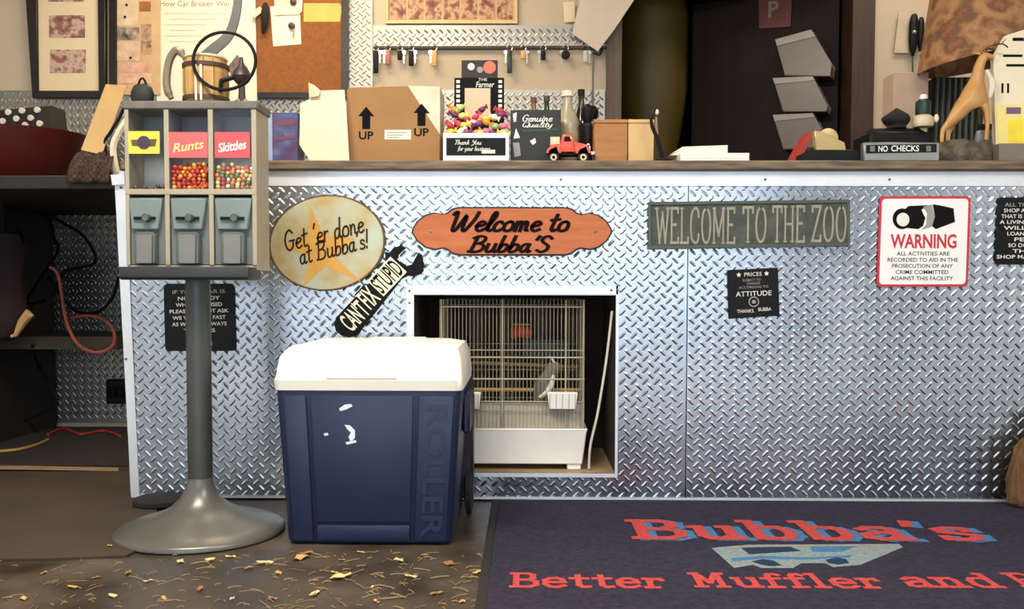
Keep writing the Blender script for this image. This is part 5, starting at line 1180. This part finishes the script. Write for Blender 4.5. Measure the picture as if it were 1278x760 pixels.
# white poster
p = at(255, 40, YB); po = thing('white_poster', 'large white printed poster hanging behind the candy machine', 'poster', (p.x, YB - .013, p.z))
wpoly([(188, -30), (318, -30), (321, 128), (196, 128)], .004, 'sheet', M('poster_white', (238, 230, 206), rough=.7, var=.03, scale=4), po, Y=YB - .014)
plettering('How Car Broken Win', M('faded_grey_print', (140, 130, 112), rough=.7), po, 200, 1, 286, 8, YB - .0182)
for k in range(6): wpoly(rect(204 + (k % 2) * 8, 16 + 7 * k, 284 - (k * 13) % 40, 17.5 + 7 * k), .0006, 'faint_text_line', M('faint_print', (212, 202, 178), rough=.7), po, Y=YB - .0182)
wpoly([(284, 84), (296, 68), (310, 86), (308, 96), (290, 98)], .0006, 'vehicle_print', M_print('vehicle_print', [(80, 66, 70), (140, 118, 110)], 30), po, Y=YB - .0182)
# cork board
p = at(375, 50, YB); ckb = thing('cork_board', 'brown cork board in a black frame with pinned papers', 'noticeboard', (p.x, YB - .015, p.z))
wpoly([(320, -60), (430, -60), (428, 116), (321, 116)], .012, 'cork', M('brown_cork', (150, 92, 42), rough=.9, scale=60, rgb2=(130, 80, 40), bump=.2), ckb, Y=YB - .0125)
wpoly([(426, -60), (434, -60), (434, 122), (426, 122)], .026, 'frame_rail', M('black_frame_lacquer', (0, 0, 0)), ckb, Y=YB - .0125); wpoly(rect(321, 115, 427, 122), .026, 'frame_rail', M('black_frame_lacquer', (0, 0, 0)), ckb, Y=YB - .0125)
def wallsheet(pts, m, label, name='pinned_note', cat='paper', Y=YB - .025, th=.002):
    c = pxpoly(pts, Y); o_ = sum(c, Vector()) / len(c); o = B().prism(c, (0, th, 0)).build(name, m); tag(o, label, cat); return o
wallsheet([(337, 8), (374, 6), (376, 55), (341, 58)], paper_m, 'long white note pinned low on the cork board')
wallsheet([(342, -10), (378, -12), (377, 14), (373, 18), (343, 19)], M('off_white_note', (226, 212, 190), rough=.8), 'short white note overlapping the top of the long note', Y=YB - .029)
wallsheet([(379, 4), (424, 4), (427, 10), (424, 27), (379, 27)], M('yellow_note', (226, 180, 96), rough=.8), 'torn yellow card pinned at the cork board top right')
wallsheet([(311, 18), (324, 8), (330, 13), (318, 22)], cream_m, 'small cream tag sticking out between the poster and cork board', cat='tag', Y=YB - .04)
for k, (px, py) in enumerate(((364, 32), (366, 2))):
    p = at(px, py, YB - .034); t = thing('push_pin', ('dark red push pin on the long white note', 'dark push pin at the top of the short note')[k], 'pin', p)
    B().lathe(p, [(.014, .004), (.016, -.002), (.008, -.006)], 12, 'Y').build('head', M('dark_maroon_pin', (66, 40, 44), rough=.4), t, smooth=True); B().tube([p, p + Vector((0, .012, 0))], .002, 5).build('shank', steel_m, t)
    if k == 0: B().tube(catmull([p, p + Vector((.01, -.002, -.03)), p + Vector((.006, -.002, -.055))], 4), .0025, 5).build('hanging_cord', greyprint, t)
p = at(331, 30, YB - .04); t = thing('black_tassel', 'black tassel hanging at the cork board left edge', 'tassel', p)
B().tube(catmull([at(331, 4, YB - .035), at(331, 16, YB - .045), at(330, 30, YB - .045), at(328, 42, YB - .04)], 4), [.008, .012, .016, .018, .02, .02, .019, .018, .017, .014, .01, .008, .004], 8).build('tassel', M('black_thread', (30, 24, 22), rough=.9, var=.4, scale=90), t, smooth=True)
# framed sepia group photograph
p = at(563, 10, YB); sp = thing('sepia_picture', 'cream-framed sepia group photograph above the key strip', 'picture', (p.x, YB - .01, p.z))
for q in (rect(481, 25, 646, 29.5), rect(481, -40, 485, 25), rect(642, -40, 646, 25)): wpoly(q, .02, 'frame_rail', M('cream_frame_wood', (218, 192, 140), rough=.5), sp, bevel=.002)
wpoly(rect(484, -40, 643, 26), .008, 'mat_board', M('beige_mat', (200, 172, 134), rough=.8), sp)
for k in range(7): wpoly(rect(487 + 22.2 * k, -30, 506.5 + 22.2 * k, 24), .0095, 'photo_panel', M_print('sepia_photo_%d' % (k % 3), [(78, 36, 26), (138, 82, 58), (206, 164, 124), (96, 50, 36)], 28, seed=20.0 + k % 3), sp)
# keys on the strip
def keyset(px, py, kind, label, fob, size=1.0):
    Yk = YB - .03; p = at(px, py, Yk); hk = at(px, 56, Yk); t = thing('hanging_keys', label, 'keys', hk, group='keys hanging under the tread plate strip')
    B().tube([(hk.x, YB - .02, hk.z), (hk.x, Yk - .008, hk.z), (hk.x, Yk - .01, hk.z + .008)], .0022, 5).build('hook', chrome_m, t)
    rc = Vector((hk.x, Yk, hk.z - .014)); B().tube([rc + Vector((.013 * math.cos(a_), .002 * math.sin(a_), .013 * math.sin(a_))) for a_ in [2 * PI * i / 14 for i in range(14)]], .0016, 5, True).build('ring', chrome_m, t)
    z1 = rc.z - .012; L_ = .055 * size
    if kind == 'round': B().lathe((hk.x, Yk, z1 - .02), [(.014, .006), (.02, .004), (.02, -.004), (.014, -.006)], 16, 'Y').build('fob', fob, t, smooth=True)
    else: B().box((hk.x - .011, Yk - .005, z1 - L_), (hk.x + .011, Yk + .005, z1)).build('fob', fob, t, bevel=.004, seg=2)
    kx = hk.x + (.018 if px % 2 else -.018)
    B().lathe((kx, Yk + .007, z1 - .006), [(.010, .001), (.010, -.001)], 12, 'Y').build('key_bow', chrome_m, t); B().box((kx - .003, Yk + .006, z1 - .056), (kx + .003, Yk + .008, z1 - .014)).build('key_blade', chrome_m, t)
gfob = M('dark_green_fob', (26, 44, 38), rough=.4); rfob = M('dusty_red_fob', (176, 110, 90), rough=.5); tfob = M('tan_tag', (216, 176, 116), rough=.7)
keyset(469, 84, 'long', 'leftmost hanging keys with a black fob', black_m, 1.9); keyset(484, 80, 'long', 'hanging keys with a dusty red tag near the left end', rfob, 1.2)
keyset(499, 62, 'long', 'third hanging keys from the left with a short black fob', black_m, .8); keyset(513, 68, 'long', 'fourth hanging keys from the left with a long black fob', black_m, 1.3)
keyset(542, 60, 'long', 'hanging keys with a tan tag beneath a small black fob', tfob, 1.3); keyset(636, 80, 'long', 'hanging keys with a large dark green fob', gfob, 1.9)
keyset(653, 70, 'long', 'hanging keys with a cream tag right of the green fob', tfob, .7); keyset(678, 66, 'long', 'hanging keys with a small black fob in the strip right half', black_m, .8)
keyset(706, 53, 'round', 'hanging keys with a round black fob near the small card', black_m); keyset(731, 78, 'long', 'rightmost hanging keys under the tilted paper', M('grey_white_fob', (196, 190, 180), rough=.5), 1.0)
# tilted big paper, small card, hanging rod
wallsheet([(728, -20), (798, -10), (766, 38), (746, 64), (714, 42)], M('grey_white_paper', (206, 192, 174), rough=.8, var=.03), 'large white sheet hanging askew beside the doorway', 'hanging_sheet', Y=YB - .06)
o = wallsheet([(703, 3), (717, 2), (718, 27), (704, 28)], cream_m, 'small cream card fixed above the round key fob', 'small_card', 'card', Y=YB - .016, th=.003)
p = at(740, 70, YB - .03); t = thing('thin_hook_rod', 'thin dark rod hanging from a hook beside the doorway', 'rod', p)
B().tube([at(741, 62, YB - .03), at(740, 90, YB - .03), at(740, 132, YB - .03)], .004, 6).build('rod', steel_m, t); B().ball(at(740, 140, YB - .03), .026, 10, 8, (1, .7, 1.2)).build('black_grip', black_m, t, smooth=True)
B().tube(catmull([at(741, 66, YB - .035), at(748, 68, YB - .04), at(752, 60, YB - .04)], 4), .006, 6).build('hook', black_m, t, smooth=True)
# right beige wall: tags
p = at(1142, 40, YB - .02); t = thing('wall_hook_keys', 'black keys and a white tag hanging on the right beige wall', 'keys', p)
c3 = pxpoly([(1122, 16), (1136, 14), (1134, 66), (1116, 66)], YB - .02); B().prism(c3, (0, .003, 0)).build('white_tag', M('dusty_white_tag', (196, 182, 160), rough=.8), t)
for px, py0, py1, r in ((1141, 18, 70, .022), (1150, 22, 64, .016)): B().tube(catmull([at(px, py0, YB - .035), at(px - 1, (py0 + py1) / 2, YB - .04), at(px - 2, py1, YB - .035)], 4), [r * .5, r * .8, r, r, r, r, r * .8, r * .5, r * .3], 8).build('black_fob', black_m, t, smooth=True)
B().tube([at(1139, 70, YB - .03), at(1139, 90, YB - .03)], .005, 6).build('key', steel_m, t); B().tube([at(1149, 68, YB - .03), at(1149, 84, YB - .03)], .005, 6).build('key', chrome_m, t)
B().ball(at(1141, 40, YB - .062), .01, 8, 6).build('bright_stud', chrome_m, t, smooth=True)

# ================================================================ IN THE DOORWAY
# file trays on the door
def dpt(px, py): 
    d = ray(px, py); n_ = dn; s_ = (hinge - CAM).dot(n_) / d.dot(n_); return CAM + d * s_ + dn * .004
tray_m = M('smoky_clear_plastic', (98, 88, 80), rough=.3, var=.08)
for k, (pts, lab) in enumerate((([(966, 52), (1010, 40), (1035, 82), (1033, 97), (978, 96)], 'topmost of the three smoky plastic file holders on the door'), ([(963, 99), (1012, 97), (1030, 133), (1028, 140), (976, 140)], 'middle of the three smoky plastic file holders on the door'), ([(963, 144), (1012, 142), (1032, 178), (1030, 186), (976, 186)], 'lowest of the three smoky plastic file holders on the door'))):
    pts = [(x + 8, y + 4) for x, y in pts]; c = [dpt(*q) + dn * .105 for q in pts]; ctr = sum((dpt(*q) for q in pts), Vector()) / 5
    t = thing('file_holder', lab, 'file holder', (ctr.x, ctr.y, ctr.z), group='file holders on the door')
    B().prism(c, -dn * .004).build('front_panel', tray_m, t)
    bk = -dn * .1; B().prism([v + bk for v in c], -dn * .004).build('back_panel', tray_m, t)
    B().loft([[c[4], c[3], c[3] + bk, c[4] + bk], [v + Vector((0, 0, .004)) for v in (c[4], c[3], c[3] + bk, c[4] + bk)]]).build('bottom_panel', tray_m, t)
    e1 = (c[2] - c[1]) * .45 if k == 0 else (c[2] - c[1]) * .3
    B().prism([c[0], c[1], c[1] + e1 * .45, c[0] + (c[4] - c[0]) * .18], dn * .004).build('top_lip', M('pale_smoky_plastic', (0, 0, 0)) if 'pale_smoky_plastic' in MATS else M('pale_smoky_plastic', (142, 132, 126), rough=.3), t)
    ins = [ctr + dn * .05 + (dpt(*q) - ctr) * f_ for q, f_ in zip((pts[0], pts[1], pts[3], pts[4]), (1.02, 1.02, .85, .85))]
    B().prism(ins, -dn * .01).build('papers', M('dim_paper', (130, 118, 104), rough=.8), t)
# red sign on the door
c = [dpt(*q) for q in ((947, -30), (990, -30), (987, 34), (948, 36))]; ctr = sum(c, Vector()) / 4
t = thing('red_door_sign', 'dark red sign with a pale letter P on the door', 'sign', ctr); B().prism(c, dn * .004).build('panel', M('dark_red_print', (92, 26, 20), rough=.5), t)
lettering('P', M('pale_grey_print', (130, 112, 104), rough=.6), t, dpt(966, 12) + dn * .006, -du if (-du).x > 0 else du, (0, 0, 1), .05, .08, offset=.02)
# olive cylinder in the dark room
p = at(812, 150, YB + .55); t = thing('olive_gas_cylinder', 'tall olive-yellow cylinder standing in the dark room', 'cylinder', (p.x, YB + .55, 0))
olv = M('olive_yellow_paint', (84, 70, 18), rough=.55, var=.15, scale=5); H_ = 2.05
B().lathe((p.x, YB + .6, 0), [(.13, .001), (.14, .02), (.14, 1.35), (.17, 1.5), (.2, 1.7), (.2, 2.1), (.17, 2.2), (.08, 2.28)], 28).build('shell', olv, t, smooth=True)
B().lathe((p.x, YB + .6, 2.28), [(.03, 0), (.03, .05), (.05, .055), (.05, .08)], 12).build('valve', M('brass_valve', (150, 116, 60), rough=.3, metal=.8), t, smooth=True)

# ================================================================ LEFT RECESS
YD = .32; dkx1 = at(140, 230, YD).x; ztop_ = at(60, 219, YD).z; zlow = at(60, 236, YD).z
desk = thing('dark_desk', 'dark desk with a lower shelf left of the counter', 'desk', (-1.9, .8, 0))
dk_m = M('dark_desk_laminate', (30, 25, 22), rough=.6, var=.25); lw_m = M('olive_brown_shelf', (60, 50, 34), rough=.7, var=.25)
B().box((XL + .02, YD, zlow), (dkx1, YB - .03, ztop_)).build('top', dk_m, desk, bevel=.003)
zs1 = at(90, 420, 1.0).z; zs0 = at(90, 436, 1.0).z
B().box((XL + .02, 1.0, zs0), (at(146, 430, 1.0).x, YB - .03, zs1)).build('lower_shelf', lw_m, desk)
B().box((XL + .02, .9, .0), (at(-12, 400, .95).x, YB - .03, zlow)).build('side_panel', dk_m, desk)
B().box((at(20, 300, 1.35).x, YB - .09, 0), (at(30, 300, 1.35).x, YB - .05, zlow)).build('leg', dk_m, desk)
# red bowl
Y = .62; c = at(28, 210, Y); t = thing('red_bowl', 'large dark red bowl on the dark desk', 'bowl', (c.x, Y, ztop_)); hb = at(28, 168, Y).z - ztop_
B().lathe((c.x, Y, ztop_), [(.12, .0005), (.13, .008), (.19, hb * .5), (.235, hb), (.228, hb), (.18, hb * .5), (.12, .02)], 36).build('bowl', M('dark_red_glaze', (74, 16, 13), rough=.4, var=.15), t, smooth=True)
# polka-dot bag
Y = .95; a = at(-30, 172, Y); c = at(66, 133, Y); t = thing('polka_dot_bag', 'black bag with white polka dots behind the red bowl', 'bag', ((a.x + c.x) / 2, Y, ztop_))
B().loft([[(a.x, Y, ztop_ + .0005), (c.x - .01, Y, ztop_ + .0005), (c.x - .01, Y + .14, ztop_ + .0005), (a.x, Y + .14, ztop_ + .0005)], [(a.x - .02, Y - .01, ztop_ + .12), (c.x + .004, Y - .01, ztop_ + .12), (c.x + .004, Y + .15, ztop_ + .12), (a.x - .02, Y + .15, ztop_ + .12)], [(a.x, Y, c.z - .02), (c.x - .004, Y + .01, c.z + .01), (c.x - .004, Y + .12, c.z + .01), (a.x, Y + .12, c.z - .02)]]).build('body', M('black_bag_cloth', (28, 22, 20), rough=.8, var=.2), t, bevel=.012, seg=2)
for px, py in ((3, 151), (20, 148), (38, 147), (13, 159), (31, 156), (49, 154), (46, 137), (27, 138), (23, 166), (41, 163), (10, 140), (57, 163)):
    z_ = at(px, py, Y - .01).z; q = max(0, min(1, (z_ - (ztop_ + .12)) / (c.z - .005 - ztop_ - .12))); y_ = Y - .01 + .013 * q - .003 if z_ > ztop_ + .12 else Y - .012
    p = at(px, py, y_); B().lathe((p.x, p.y, p.z), [(.0125, .008), (.0125, -.001), (.009, -.0018)], 14, 'Y').build('dot', M('white_dot', (220, 208, 196), rough=.7), t)
# woven cloth hanging over the desk edge
Y = YD - .012; t = thing('woven_cloth', 'brown checked cloth draped over the desk edge by the counter', 'cloth', (at(118, 220, Y).x, Y, ztop_))
b = B(); U, V = 14, 10
for i in range(U + 1):
    for j in range(V + 1):
        u, v = i / U, j / V; px = 84 + 52 * u
        top_y = 190 - 10 * math.sin(u * 2.6); py = top_y + (228 - top_y) * v
        p = at(px, py, Y - .008 + .01 * math.sin(u * 15 + v * 3)); p.y += .06 * (1 - v) ** 2; b.v.append(p)
b.f = [(i * (V + 1) + j, (i + 1) * (V + 1) + j, (i + 1) * (V + 1) + j + 1, i * (V + 1) + j + 1) for i in range(U) for j in range(V)]
o = b.build('cloth', M_checker('brown_check_weave', (78, 52, 38), (40, 26, 22), 90), t, smooth=True); sm = o.modifiers.new('thick', 'SOLIDIFY'); sm.thickness = .004; sm.offset = 1
# cardboard strip
o = B().prism([at(132, 105, .36), at(158, 107, .36), at(127, 193, .33), at(101, 187, .33)], (0, .004, 0)).build('cardboard_strip', tan_m); tag(o, 'tan cardboard strip leaning between the desk and candy machine', 'cardboard')
# dark cables beside the machine
def cable(pts, r, m, label, k=6):
    o = B().tube(catmull(pts, k), r, 6).build('cable', m, smooth=True); tag(o, label, 'cable'); return o
zdk = Vector((at(136, 200, .33).x, .345, ztop_ + .006))
cable([at(157, 128, .33), at(150, 145, .33), at(138, 165, .33), at(131, 180, .34), zdk, zdk + Vector((.03, .05, 0))], .006, black_m, 'black cable looping beside the tan cardboard strip')
cable([at(158, 150, .345), at(148, 165, .345), at(141, 185, .345), zdk + Vector((.012, .02, .006)), zdk + Vector((.0, .08, .006))], .012, cream_m, 'pale cable bundle beside the tan cardboard strip')
# cords under the desk
redc = M('faded_red_cord', (150, 70, 56), rough=.6)
yc = 1.0
cable([at(62, 333, .9), at(72, 342, .9), at(78, 375, .9), at(84, 405, .9), at(98, 430, .9), at(120, 440, .92), at(140, 432, .95), at(142, 414, .95), at(128, 398, .95), at(108, 394, .95), at(88, 397, .95)], .0065, redc, 'faded red cord looping under the desk')
rp_ = [fl(x, y) for x, y in ((60, 545), (80, 538), (100, 545), (130, 541), (150, 548))]
for v in rp_: v.z = .012
cable(rp_, .006, M('bright_red_cord', (150, 44, 34), rough=.6), 'red cord lying on the floor at the counter end')
yp = [fl(x, y) for x, y in ((-20, 568), (20, 565), (44, 559), (60, 552))]
for v in yp: v.z = .012
cable(yp, .006, M('tan_cord', (170, 136, 70), rough=.6), 'tan cord arc on the far brown mat')
rng = random.Random(3)
names = ['black cable tangle strand nearest the desk side', 'second black cable strand hanging under the desk', 'third black cable strand drooping under the desk', 'long black cable strand crossing the tread plate', 'black cable strand sagging low towards the floor', 'short black cable strand beside the red cord']
for k in range(6):
    x0_ = 20 + 14 * k; pts = [Vector((at(x0_, 250, 1.25).x, 1.25, zlow - .008))]
    for j in range(1, 6): pts.append(at(x0_ + rng.uniform(-26, 30), 240 + j * rng.uniform(24, 34), 1.25 + rng.uniform(-.1, .08)))
    if k == 3: pts = [at(60, 345, 1.2), at(90, 385, 1.2), at(120, 390, 1.2), at(140, 372, 1.2), at(148, 345, 1.2)]
    if k == 4: pts = [at(40, 430, .98), at(48, 455, 1.2), at(62, 480, 1.2), at(70, 505, 1.2), at(30, 525, 1.2)]
    cable(pts, .007, blackmat_m, names[k])
p = at(140, 494, 1.3); t = thing('power_strip', 'black power strip low on the tread plate wall', 'power strip', (p.x, 1.3, p.z))
a = at(132, 504, 1.42); c = at(158, 474, 1.42); B().box((a.x, 1.42, a.z), (c.x, YB - .013, c.z)).build('case', black_m, t, bevel=.006)
for k in range(3): B().box((a.x + .012 + .03 * k, 1.417, a.z + .03), (a.x + .032 + .03 * k, 1.42, c.z - .03)).build('socket', blackprint_m, t)
# dark jacket hanging at the far left, pale tool
Y = .85; b = B(); rings = []
for py, x0_, x1_, d_ in ((292, -40, 22, .03), (310, -40, 30, .05), (350, -40, 30, .06), (390, -40, 34, .06), (418, -40, 22, .05), (424, -40, 12, .03)):
    a = at(x0_, py, Y); c = at(x1_, py, Y); rings.append([Vector(((a.x + c.x) / 2 + (c.x - a.x) / 2 * math.cos(2 * PI * j / 16) * (1 + .04 * math.sin(j * 3 + py)), Y + d_ * math.sin(2 * PI * j / 16), a.z)) for j in range(16)])
t = thing('dark_jacket', 'dark navy and maroon jacket hanging under the desk at far left', 'jacket', (at(0, 424, Y).x, Y, rings[-1][0].z)); b.loft(rings).build('body', M('dark_navy_cloth', (22, 20, 28), rough=.9, scale=4, rgb2=(52, 22, 22)), t, smooth=True)
B().tube([at(5, 296, Y), at(5, 262, Y), at(5, 238, Y)], .01, 6).build('hanging_loop', blackmat_m, t)
t = thing('pale_wood_tool', 'pale wooden handled tool poking from the dark jacket', 'tool', at(26, 408, Y - .08))
B().tube([at(14, 420, Y - .08), at(20, 418, Y - .08), at(28, 402, Y - .08), at(36, 392, Y - .08), at(40, 396, Y - .08)], [.006, .01, .018, .022, .012], 8).build('handle', M('pale_worn_wood', (190, 150, 100), rough=.6, var=.2), t, smooth=True)

# ================================================================ RIGHT EDGE: brown sack
c = fl(1300, 634); b = B(); rings = []; n = 22
cx0 = at(1257, 600, -.075).x + .125; cy0 = -.075
for z_, k in ((.0098, .86), (.02, .98), (.05, 1.0), (.10, .96), (.15, .9), (.19, .82), (.215, .66), (.235, .36), (.26, .32), (.28, .42)):
    rings.append([Vector((cx0 + .125 * k * math.cos(2 * PI * j / n) * (1 + .05 * math.sin(3 * j + z_ * 30)), cy0 + .055 * k * math.sin(2 * PI * j / n), z_)) for j in range(n)])
t = thing('brown_sack', 'brown sack slumped on the mat at the right picture edge', 'sack', (cx0, cy0, .0095))
b.loft(rings).build('body', M('coarse_brown_sacking', (122, 88, 50), rough=.9, scale=30, rgb2=(84, 58, 34), stretch=(3, 3, .6), bump=.5), t, smooth=True)
B().tube([(cx0 + .042 * math.cos(a_), cy0 + .02 * math.sin(a_), .246) for a_ in [2 * PI * i / 16 for i in range(16)]], .006, 6, True).build('tie', M('tan_twine', (160, 128, 84), rough=.8), t)
